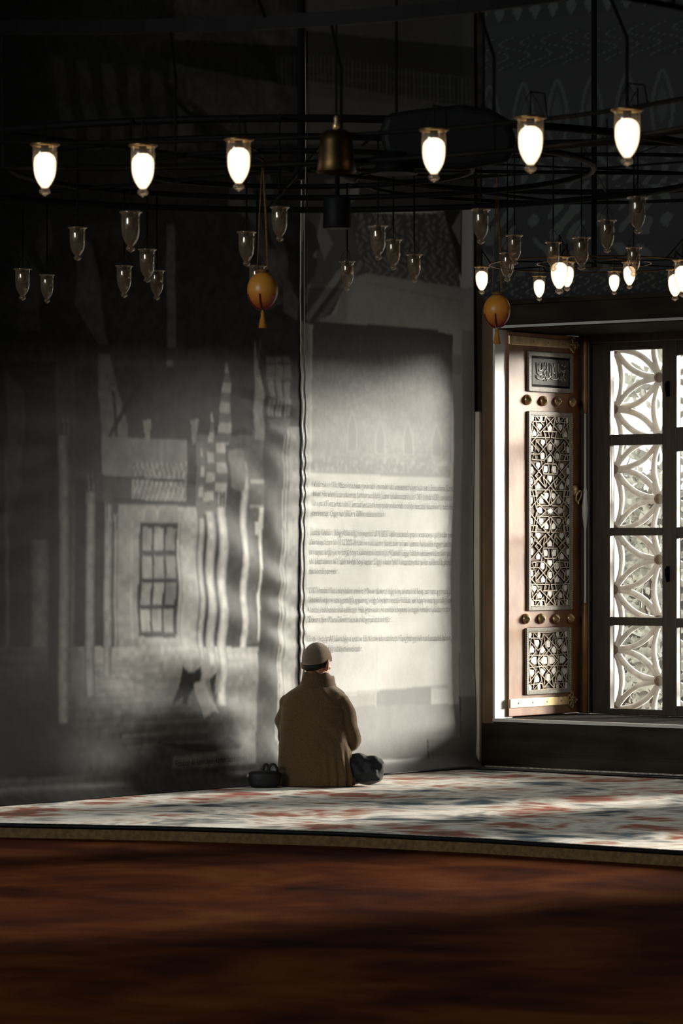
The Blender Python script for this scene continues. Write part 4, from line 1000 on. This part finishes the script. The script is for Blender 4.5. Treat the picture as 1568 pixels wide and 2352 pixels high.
unl = [(52, 617, 691), (108, 631, 697), (178, 522, 600), (285, 610, 685), (300, 486, 580), (338, 572, 650), (360, 621, 690), (566, 532, 613), (590, 610, 688), (642, 475, 556),
       (797, 600, 669), (868, 518, 599), (903, 550, 622), (951, 584, 651)]
for k, (px_, yt, tip) in enumerate(unl):
    if k < 7: lab = 'unlit clear glass lamp over the mural, %s from the left edge' % ORD[k]
    elif k == 8: lab = 'unlit clear glass lamp half hidden by the left orange lantern'
    elif k == 7: lab = 'unlit clear glass lamp hanging just up left of the left orange lantern'
    elif k == 9: lab = 'unlit clear glass lamp hanging just up right of the left orange lantern'
    else: lab = 'unlit amber tinted glass lamp over the text banner, %s from the left' % ORD[k-10]
    p, s_ = place('dead', px_, yt, tip, lab, 'unlit lamps of the middle chandelier', zr=2.90)
    top = p + Vector((0, 0, 0.44*s_))
    arms2.tube([top, (top.x, top.y, HZ)], 0.0045, 5)
    v = Vector((top.x - mx_, top.y - my_, 0)); L = v.length; v.normalize()
    rr = min((0.85, 1.45, 2.15), key=lambda q: abs(q - L)); arms2.tube([(top.x, top.y, HZ), (mx_ + v.x*rr, my_ + v.y*rr, HZ)], 0.006, 5)
for (px_, Y_) in ((603, 17.4), (774, 16.5)):
    q_ = ondepth(px_, 600, Y_); v = Vector((q_.x - mx_, q_.y - my_, 0)); L = v.length; v.normalize(); rr = min((0.85, 1.45, 2.15), key=lambda q: abs(q - L))
    arms2.tube([(q_.x, q_.y, HZ), (mx_ + v.x*rr, my_ + v.y*rr, HZ)], 0.008, 5)
arms2.build('arms', M['iron'], ch2, origin=ch2.location)

# small gilded chandelier near the window
WC = (1.33, 19.0); gx, gy = c2w(*WC)
ch3 = empty('chandelier', (gx, gy, 2.92), 'gilded ring chandelier with glowing lamps before the window wall', 'chandelier')
b = MB(); hoop(b, WC, 0.55, 2.915, 0.0045); b.build('gilded_ring', M['gold_iron'], ch3, origin=ch3.location, smooth=True)
b = MB(); hoop(b, WC, 0.30, 2.92, 0.004); b.build('inner_ring', M['gold_iron'], ch3, origin=ch3.location, smooth=True)
b = MB(); hoop(b, WC, 1.25, 3.42, 0.016); hoop(b, WC, 1.25, 3.36, 0.010); b.build('upper_hoop', M['iron'], ch3, origin=ch3.location, smooth=True)
arms3 = MB()
for k in range(6):
    a = 2*math.pi*k/6 + 0.4; p = [c2w(WC[0] + r*math.cos(a), WC[1] + r*math.sin(a)) for r in (0.02, 0.55, 1.25)]
    arms3.tube([(*p[0], 2.925), (*p[1], 2.915)], 0.004, 5); arms3.tube([(*p[0], 3.42), (*p[2], 3.42)], 0.006, 5)
arms3.tube([(gx, gy, 2.9), (gx, gy, HT)], 0.014, 6)
lit_back = [(1106, 612, 677), (1238, 633, 692), (1284, 588, 677), (1302, 600, 670), (1410, 622, 678), (1445, 601, 665), (1550, 618, 692), (1568, 596, 684)]
labs = ['glowing glass lamp beside the corner post above the right orange lantern', 'glowing glass lamp hanging lowest over the shutter', 'larger front glowing lamp of the overlapping pair above the window', 'rear glowing lamp of the overlapping pair above the window',
        'glowing glass lamp over the window, left one of two neighbours', 'glowing glass lamp over the window, right one of two neighbours', 'glowing glass lamp low at the right edge', 'glowing glass lamp cut by the right edge']
for k, (px_, yt, tip) in enumerate(lit_back):
    p, s_ = place('lit', px_, yt, tip, labs[k], 'lit lamps before the window wall', zr=2.90 if k != 2 else 2.90)
    top = p + Vector((0, 0, 0.44*s_)); v = Vector((top.x - gx, top.y - gy, 0)); v.normalize()
    arms3.tube([top, (top.x, top.y, top.z + 0.02), (gx + v.x*0.55, gy + v.y*0.55, 2.915)], 0.004, 5)
unr = [(1104, 480, 562), (1165, 580, 648), (1181, 540, 610), (1270, 556, 624), (1335, 545, 622), (1394, 505, 582), (1455, 568, 636), (1464, 452, 538)]
for k, (px_, yt, tip) in enumerate(unr):
    p, s_ = place('dead', px_, yt, tip, 'unlit clear glass lamp before the tiled wall, %s from the corner post' % ORD[k], 'unlit lamps before the tiled wall', zr=2.95)
    top = p + Vector((0, 0, 0.44*s_)); v = Vector((top.x - gx, top.y - gy, 0)); v.normalize()
    arms3.tube([top, (top.x, top.y, 3.42), (gx + v.x*1.25, gy + v.y*1.25, 3.42)], 0.004, 5)
q_ = ondepth(1141, 600, 19.3); v = Vector((q_.x - gx, q_.y - gy, 0)).normalized(); arms3.tube([(q_.x, q_.y, 3.42), (gx + v.x*1.25, gy + v.y*1.25, 3.42)], 0.006, 5)
arms3.build('arms', M['iron'], ch3, origin=ch3.location)

# orange egg lanterns
def lantern(px_, py_, Y, wpx, ltop, label):
    c = ondepth(px_, py_, Y); r = wpx/2/FOC*Y
    root = empty('egg_lantern', c, label, 'lantern', 'orange egg lanterns')
    m, nt, bs = nodes_of('amber_lantern_shell')
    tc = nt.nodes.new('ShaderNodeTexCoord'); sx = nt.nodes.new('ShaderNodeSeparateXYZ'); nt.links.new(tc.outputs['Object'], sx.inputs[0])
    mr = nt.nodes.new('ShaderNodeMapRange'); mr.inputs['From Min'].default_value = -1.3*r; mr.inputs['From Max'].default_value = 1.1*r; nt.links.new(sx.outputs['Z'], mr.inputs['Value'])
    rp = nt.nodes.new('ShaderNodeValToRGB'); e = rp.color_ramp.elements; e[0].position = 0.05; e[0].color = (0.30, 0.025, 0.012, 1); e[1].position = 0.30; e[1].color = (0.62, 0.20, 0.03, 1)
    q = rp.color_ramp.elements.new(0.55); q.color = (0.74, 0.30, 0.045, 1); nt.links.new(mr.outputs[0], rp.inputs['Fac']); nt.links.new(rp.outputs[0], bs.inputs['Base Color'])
    bs.inputs['Roughness'].default_value = 0.35
    prof = [(math.sin(t)*r*(1 - 0.06*math.cos(t)), -math.cos(t)*r*1.22) for t in np.linspace(0.02, math.pi - 0.30, 22)]
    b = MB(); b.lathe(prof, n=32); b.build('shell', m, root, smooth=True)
    b = MB(); zt = prof[-1][1]; b.lathe([(r*0.32, zt - 0.002), (r*0.38, zt + 0.004), (r*0.38, zt + 0.012), (r*0.30, zt + 0.016)], n=20); b.build('neck_ring', M['rope'], root, smooth=True)
    for k in range(6):
        a = 2*math.pi*k/6 + 0.35 + TH
        b = MB(); b.tube([(math.cos(a)*(x + 0.002), math.sin(a)*(x + 0.002), z) for (x, z) in prof[1:11]], [0.006 - 0.0002*q_ for q_ in range(10)], 6); b.build('petal_rib', mat('dark_red_rib', (0.16, 0.012, 0.014), 0.4) if k == 0 else bpy.data.materials['dark_red_rib'], root, smooth=True)
    b = MB(); zb = prof[0][1]; b.lathe([(0.004, zb), (0.006, zb - 0.008), (0.010, zb - 0.018), (0.008, zb - 0.026), (0.014, zb - 0.05), (0.021, zb - 0.088), (0.0, zb - 0.089)], n=14); b.build('tassel', M['tassel'], root, smooth=True)
    b = MB()
    for sg in (-1, 1):
        b.tube([(sg*r*0.35*cc, sg*r*0.35*ss, zt + 0.005), (sg*r*0.2*cc, sg*r*0.2*ss, zt + ltop*0.5), (0, 0, zt + ltop)], 0.006 if sg > 0 else 0.0035, 6)
    b.build('rope', M['rope'], root, smooth=True)
lantern(603, 668, 17.4, 71, 0.56, 'orange egg shaped lantern with a tassel hanging before the mural')
lantern(1141, 714, 19.3, 62, 0.63, 'dimmer orange egg shaped lantern hanging beside the window corner')

# brass bell shade, dark drum pendant and hooded speaker among the chandeliers
Yb = ringY(772); c = ondepth(772, 300, Yb); k_ = Yb/FOC
bell = empty('bell_shade', c, 'dark brass bell shaped pendant in the gap of the front lamp row', 'pendant')
b = MB(); b.lathe([(0.0, 0.0), (24*k_, 0.0), (34*k_, -6*k_), (38*k_, -25*k_), (42*k_, -70*k_), (46*k_, -94*k_), (44*k_, -97*k_), (38*k_, -92*k_), (0.0, -80*k_)], n=32, cap=False); b.build('shade', M['bell_brass'], bell, smooth=True)
b = MB(); b.lathe([(0.0, 0.0), (8*k_, 0.0), (9*k_, 12*k_), (5*k_, 20*k_), (6*k_, 28*k_), (3*k_, 34*k_), (0, 36*k_)], n=14, cap=False); b.build('cap', M['brass'], bell, smooth=True)
b = MB(); b.tube([(0, 0, 30*k_), (0, 0, 3.264 - c.z)], 0.004, 6); b.build('rod', M['iron'], bell)
c = ondepth(774, 455, 16.5); k_ = 16.5/FOC
dr = empty('drum_pendant', c, 'black drum shaped pendant below the brass bell', 'pendant')
b = MB(); b.lathe([(0.0, 0.0), (29*k_, 0.0), (31*k_, -3*k_), (33*k_, -66*k_), (31*k_, -70*k_), (0.0, -66*k_)], n=28, cap=False); b.build('drum', M['black'], dr, smooth=True)
b = MB(); b.tube([(0, 0, 0), (0, 0, HZ - c.z)], 0.012, 8); b.build('stem', M['iron'], dr)
sp = empty('hooded_speaker', ondepth(1010, 330, 15.2), 'black hooded loudspeaker hanging between the front and middle chandeliers', 'loudspeaker')
k_ = 15.2/FOC; so = sp.location.copy()
def spt(px_, py_, dY=0.0): return ondepth(px_, py_, 15.2 + dY)
prof = [(872, 300), (885, 262), (960, 250), (1062, 240), (1130, 252), (1170, 280), (1188, 320), (1172, 372), (1060, 392), (930, 388), (880, 345)]
b = MB(); b.prism([spt(x, y, -0.15) for x, y in prof], ondepth(1010, 330, 15.5) - ondepth(1010, 330, 15.2)); bevel(b.build('hood', M['black'], sp, origin=so), 0.03, 3)
b = MB(); b.lathe([(0.0, 0.0), (0.05, 0.0), (0.075, -0.05), (0.10, -0.09), (0.0, -0.07)], spt(905, 350, -0.2), 20, axis='z', cap=False); b.build('horn', M['iron'], sp, origin=so, smooth=True)
b = MB(); b.tube([spt(910, 265), spt(910, 265) + Vector((0, 0, HT - spt(910, 265).z))], 0.006, 6); b.tube([spt(1110, 256), spt(1110, 256) + Vector((0, 0, HT - spt(1110, 256).z))], 0.006, 6)
b.tube([spt(830, 335), spt(875, 300)], 0.006, 6); b.build('hanging_rods', M['iron'], sp, origin=so)

# ------------------------------------------------------------------ the seated man
def remeshed(mb, voxel, smooth_it):
    o = mb.build('tmp', M['skin']); m = o.modifiers.new('r', 'REMESH'); m.mode = 'VOXEL'; m.voxel_size = voxel
    s_ = o.modifiers.new('s', 'SMOOTH'); s_.factor = 0.5; s_.iterations = smooth_it
    dg = bpy.context.evaluated_depsgraph_get(); dg.update(); me = bpy.data.meshes.new_from_object(o.evaluated_get(dg))
    n = len(me.vertices); v = np.zeros(n*3); me.vertices.foreach_get('co', v)
    old = o.data; bpy.data.objects.remove(o); bpy.data.meshes.remove(old)
    return me, v.reshape(-1, 3)
def finish(me, v, name, m, parent):
    me.vertices.foreach_set('co', v.reshape(-1)); me.update(); me.name = name; me.materials.clear(); me.materials.append(m)
    me.polygons.foreach_set('use_smooth', [True]*len(me.polygons))
    o = bpy.data.objects.new(name, me); COL.objects.link(o); o.parent = parent; return o
def limb(mb, pts, rs, n=16):
    P = []; Rr = []
    for i in range(len(pts)-1):
        a, b_ = Vector(pts[i]), Vector(pts[i+1])
        for t in np.linspace(0, 1, 6)[:-1]: P.append(a.lerp(b_, t)); Rr.append(rs[i] + (rs[i+1]-rs[i])*t)
    P.append(Vector(pts[-1])); Rr.append(rs[-1]); mb.tube(P, Rr, n)
    for p, r in zip(pts, rs): mb.ellipsoid(p, (r, r, r), 14, 8)
def loft(mb, secs, n=40):
    vs, fs = [], []
    for (rx, ry, cx_, cy_, z) in secs:
        for k in range(n):
            a = 2*math.pi*k/n; ca, sa = math.cos(a), math.sin(a)
            e = 0.86; vs.append((cx_ + rx*math.copysign(abs(ca)**e, ca), cy_ + ry*math.copysign(abs(sa)**e, sa), z))
    for i in range(len(secs)-1):
        for k in range(n): l = (k+1) % n; fs.append((i*n+k, i*n+l, (i+1)*n+l, (i+1)*n+k))
    fs.append(tuple(range(n))[::-1]); fs.append(tuple((len(secs)-1)*n+k for k in range(n))); mb.add(vs, fs)
mp = c2w(-0.155, 21.52); FACE = TH - R(16)
man = empty('person', (mp[0], mp[1], 0.0), 'person in an olive brown jacket and knitted cap seated cross legged facing the banner', 'person', rz=FACE)
HC = Vector((-0.008, 0.055, 0.745))                       # middle of the head
headrot = Matrix.Rotation(R(-14), 3, 'Z') @ Matrix.Rotation(R(-10), 3, 'X')
def H(p): return headrot @ Vector(p) + HC
# body: one continuous surface
b = MB()
b.ellipsoid(HC, (0.074, 0.093, 0.098), 28, 18, headrot)
b.ellipsoid(H((0, 0.035, -0.060)), (0.058, 0.066, 0.062), 22, 14, headrot)      # jaw
b.ellipsoid(H((0, 0.085, -0.095)), (0.024, 0.020, 0.020), 14, 8, headrot)       # chin
b.ellipsoid(H((0, 0.104, -0.022)), (0.012, 0.016, 0.026), 12, 8, headrot)       # nose
b.ellipsoid(H((0, 0.116, -0.034)), (0.014, 0.011, 0.009), 12, 8, headrot)
b.ellipsoid(H((0, 0.086, 0.014)), (0.050, 0.014, 0.010), 14, 8, headrot)        # brow
for sg in (-1, 1):
    b.ellipsoid(H((sg*0.036, 0.074, -0.028)), (0.020, 0.018, 0.018), 12, 8, headrot)   # cheek
    b.ellipsoid(H((sg*0.083, -0.008, -0.022)), (0.009, 0.021, 0.036), 12, 10, headrot @ Matrix.Rotation(sg*R(32), 3, 'Z'))   # ear
    b.ellipsoid(H((sg*0.080, -0.002, -0.046)), (0.007, 0.010, 0.012), 10, 8, headrot)
b.ellipsoid(H((0, 0.094, -0.066)), (0.024, 0.010, 0.006), 12, 8, headrot); b.ellipsoid(H((0, 0.093, -0.076)), (0.021, 0.010, 0.006), 12, 8, headrot)   # lips
limb(b, [(0.0, 0.025, 0.56), (0.006, 0.035, 0.70)], [0.060, 0.055])
loft(b, [(0.15, 0.11, 0, 0, 0.03), (0.165, 0.12, 0, 0, 0.12), (0.15, 0.105, 0, 0, 0.25), (0.165, 0.11, 0, 0.005, 0.40), (0.165, 0.10, 0, 0.01, 0.48), (0.10, 0.08, 0, 0.02, 0.55), (0.06, 0.06, 0, 0.025, 0.59)])
def hand(mb, wrist, toward, up, side):
    w_, t, u = Vector(wrist), Vector(toward).normalized(), Vector(up).normalized(); s_ = t.cross(u).normalized()*side
    Rm = Matrix((s_, t, u)).transposed()
    mb.ellipsoid(w_ + t*0.048, (0.040, 0.052, 0.014), 16, 10, Rm)
    for k, (off, ln) in enumerate(((-0.030, 0.068), (-0.010, 0.078), (0.011, 0.072), (0.030, 0.056))):
        p0 = w_ + t*0.085 + s_*off; p1 = p0 + t*ln*0.5 + u*0.004; p2 = p1 + t*ln*0.33 - u*0.012; p3 = p2 + t*ln*0.20 - u*0.014
        limb(mb, [p0, p1, p2, p3], [0.0088, 0.0082, 0.0076, 0.0066], 8)
    q0 = w_ + t*0.025 - s_*0.032; q1 = q0 + t*0.030 - s_*0.024; q2 = q1 + t*0.030 - s_*0.006
    limb(mb, [q0, q1, q2], [0.013, 0.010, 0.008], 8)
for sg in (-1, 1):
    limb(b, [(sg*0.165, 0.0, 0.475), (sg*0.195, 0.055, 0.255), (sg*0.085, 0.245, 0.215)], [0.046, 0.038, 0.026])
    hand(b, (sg*0.075, 0.262, 0.214), (-sg*0.55, 0.80, -0.10), (0, 0.1, 1), sg)
KN = {1: Vector((0.315, 0.085, 0.098)), -1: Vector((-0.165, 0.225, 0.100))}
FT = {1: Vector((-0.035, 0.255, 0.062)), -1: Vector((0.105, 0.205, 0.060))}
for sg in (-1, 1):
    limb(b, [(sg*0.085, 0.03, 0.105), KN[sg], FT[sg]], [0.075, 0.052, 0.034])
    f_ = FT[sg]; limb(b, [f_, f_ + Vector((-sg*0.075, 0.03, -0.022))], [0.034, 0.026]); limb(b, [f_ + Vector((-sg*0.07, 0.028, -0.022)), f_ + Vector((-sg*0.12, 0.04, -0.030))], [0.028, 0.018])
me, v = remeshed(b, 0.0042, 4); finish(me, v, 'body', M['skin'], man)
# trousers
b = MB()
b.ellipsoid((0, 0.0, 0.105), (0.175, 0.135, 0.100), 24, 14)
for sg in (-1, 1): limb(b, [(sg*0.085, 0.03, 0.108), KN[sg], FT[sg] + Vector((sg*0.03, 0, 0.004))], [0.092, 0.090 if sg > 0 else 0.078, 0.050])
me, v = remeshed(b, 0.007, 5)
g = 0.006*np.sin(v[:, 0]*62 + v[:, 2]*48 + 2*np.sin(v[:, 1]*23)) + 0.004*np.sin(v[:, 2]*95 - v[:, 1]*60)
cn = v - np.array([0.2, 0.1, 0.09]); cn /= np.linalg.norm(cn, axis=1)[:, None] + 1e-6
v = v + cn*g[:, None]*np.clip((np.abs(v[:, 0]) - 0.12)/0.1, 0, 1)[:, None]; v[:, 2] = np.maximum(v[:, 2], 0.004)
finish(me, v, 'trousers', M['trousers'], man)
for sg in (-1, 1):
    f_ = FT[sg]; b = MB(); limb(b, [f_ + Vector((sg*0.01, 0, 0)), f_ + Vector((-sg*0.075, 0.03, -0.020)), f_ + Vector((-sg*0.122, 0.04, -0.028))], [0.041, 0.036, 0.025])
    me, v = remeshed(b, 0.007, 3); v[:, 2] = np.maximum(v[:, 2], 0.003); finish(me, v, 'sock', M['sock'], man)
# jacket: back, sleeves and skirts as one draped surface
b = MB()
loft(b, [(0.232, 0.165, 0.004, 0.01, 0.006), (0.236, 0.170, 0.004, 0.01, 0.05), (0.226, 0.162, 0.0, 0.005, 0.14), (0.214, 0.150, -0.004, 0.0, 0.24), (0.208, 0.142, -0.004, 0.0, 0.34), (0.206, 0.138, -0.004, 0.0, 0.42),
         (0.206, 0.134, -0.004, 0.005, 0.475), (0.196, 0.124, -0.004, 0.01, 0.522), (0.168, 0.108, -0.002, 0.016, 0.560), (0.118, 0.092, 0.0, 0.024, 0.594), (0.080, 0.082, 0.002, 0.03, 0.625), (0.070, 0.078, 0.004, 0.034, 0.645)])
for sg in (-1, 1):
    limb(b, [(sg*0.158, 0.0, 0.490), (sg*0.194, 0.02, 0.38), (sg*0.205 if sg > 0 else -0.188, 0.065, 0.262), (sg*0.10, 0.215, 0.225)], [0.064, 0.062, 0.056, 0.046])
me, v = remeshed(b, 0.0065, 9)
x, y, z = v[:, 0].copy(), v[:, 1].copy(), v[:, 2].copy()
back = np.clip(-y/0.08, 0, 1)
rr = np.sqrt(x**2 + (y*1.3)**2) + 1e-6; nx_, ny_ = x/rr, y*1.3/rr
ang = np.arctan2(y, x)
low = np.clip((0.27 - z)/0.2, 0, 1)
disp = 0.010*low*np.exp(-((ang + 0.35)/0.55)**2)*np.sin(ang*26 + z*5)                        # folds of the skirt on the right
disp += 0.005*np.exp(-((ang + 0.8)/0.35)**2)*np.sin(z*58 + x*40)*np.clip((0.46 - z)/0.1, 0, 1)*np.clip((z - 0.15)/0.1, 0, 1)   # gathers under the arm
disp += 0.004*np.sin(x*30 + 1.5*np.sin(z*9))*back*np.clip((0.5 - z)/0.15, 0, 1)
disp -= 0.0045*np.exp(-((z - 0.475 + 0.25*np.abs(x)**2)/0.0055)**2)*back                       # yoke seam
disp += 0.006*np.sin(z*44 + ang*5)*np.clip((np.abs(x) - 0.185)/0.03, 0, 1)*np.clip((z - 0.2)/0.05, 0, 1)
disp += 0.005*np.exp(-((z - 0.575)/0.045)**2)*np.sin(x*75 + z*60)*np.clip(x/0.06, 0, 1)
v[:, 0] += nx_*disp; v[:, 1] += ny_*disp; v[:, 2] = np.maximum(v[:, 2], 0.004)
finish(me, v, 'jacket', M['jacket'], man)
# stand-up collar, open towards the front right
vs, fs = [], []; n = 44
def collar_ring(r0, r1, z, t, dyy):
    out = []
    for k in range(n+1):
        a = R(-90) + R(-155) + R(310)*k/n
        f = abs(k/n - 0.5)*2
        rx_, ry_ = r0 + (0.026*f), r1 + 0.018*f
        out.append((0.006 + (rx_+t)*math.cos(a), 0.034 + dyy + (ry_+t)*math.sin(a), z - 0.075*f*f + (0.006*math.sin(k*0.9) if z > 0.66 else 0)))
    return out
rings = [collar_ring(0.104, 0.104, 0.590, 0.004, 0.0), collar_ring(0.090, 0.094, 0.618, 0.006, 0), collar_ring(0.080, 0.085, 0.648, 0.007, -0.002), collar_ring(0.074, 0.079, 0.683, 0.006, -0.004), collar_ring(0.072, 0.077, 0.684, 0.000, -0.004), collar_ring(0.074, 0.078, 0.640, -0.003, 0), collar_ring(0.076, 0.078, 0.600, -0.003, 0)]
for rg in rings: vs += rg
for i in range(len(rings)-1):
    for k in range(n): fs.append((i*(n+1)+k, i*(n+1)+k+1, (i+1)*(n+1)+k+1, (i+1)*(n+1)+k))
b = MB(); b.add(vs, fs); o = b.build('collar', M['collar'], man, smooth=True)
# hair below the cap
vs, fs = [], []; n = 30
for j, (th, off) in enumerate(((84, 0.002), (94, 0.004), (104, 0.005), (114, 0.006), (126, 0.006), (135, 0.002))):
    for k in range(n+1):
        a = R(-90) + R(-82) + R(164)*k/n; t = R(th)
        vs.append(H(((0.074+off)*math.sin(t)*math.cos(a), (0.093+off)*math.sin(t)*math.sin(a), (0.098+off)*math.cos(t))))
for j in range(5):
    for k in range(n): fs.append((j*(n+1)+k, j*(n+1)+k+1, (j+1)*(n+1)+k+1, (j+1)*(n+1)+k))
b = MB(); b.add(vs, fs); o = b.build('hair', M['hair'], man, smooth=True); m_ = o.modifiers.new('thick', 'SOLIDIFY'); m_.thickness = 0.006; m_.offset = -1
# knitted skullcap
vs, fs = [], []; n = 48; rows = 18
for j in range(rows+1):
    t = R(2) + (R(91) - R(2))*j/rows
    for k in range(n):
        a = 2*math.pi*k/n; tt = t*(1 + 0.21*max(0, math.sin(-a))*(j/rows) - 0.10*max(0, math.sin(a))*(j/rows))
        kn = 0.0012*math.sin(k*math.pi*0.5 + j*1.7)
        o_ = 0.011 + kn + 0.002*max(0, (j/rows - 0.75)/0.25)
        vs.append(H(((0.074+o_)*math.sin(tt)*math.cos(a), (0.093+o_)*math.sin(tt)*math.sin(a), (0.100+o_)*math.cos(tt))))
for j in range(rows):
    for k in range(n): l = (k+1) % n; fs.append((j*n+k, j*n+l, (j+1)*n+l, (j+1)*n+k))
fs.append(tuple(range(n))); b = MB(); b.add(vs, fs); o = b.build('knitted_cap', M['cap'], man, smooth=True); m_ = o.modifiers.new('thick', 'SOLIDIFY'); m_.thickness = 0.005; m_.offset = -1

# black bag on the carpet to his left
bp_ = c2w(-0.455, 21.36)
bag = empty('black_bag', (bp_[0], bp_[1], 0.0), 'small black bag with two loop handles on the carpet left of the seated person', 'bag', rz=TH)
b = MB(); loft(b, [(0.080, 0.055, 0, 0, 0.004), (0.092, 0.062, 0, 0, 0.02), (0.100, 0.066, 0, 0, 0.06), (0.098, 0.064, 0, 0, 0.085), (0.082, 0.052, 0, 0, 0.100), (0.05, 0.03, 0, 0, 0.104)])
me, v = remeshed(b, 0.006, 3); v[:, 2] = np.maximum(v[:, 2], 0.003); finish(me, v, 'pouch', M['bag'], bag)
for (x_, rr_) in ((0.008, 0.018), (0.048, 0.026)):
    b = MB(); b.tube([(x_ + rr_*math.cos(t), 0.0, 0.098 + 0.042*math.sin(t)) for t in np.linspace(0, math.pi, 15)], 0.008, 8); b.build('handle', M['bag'], bag, smooth=True)
b = MB(); b.ellipsoid((-0.092, -0.012, 0.073), (0.016, 0.014, 0.012), 14, 8); b.build('buckle', M['grey_tip'], bag, smooth=True)
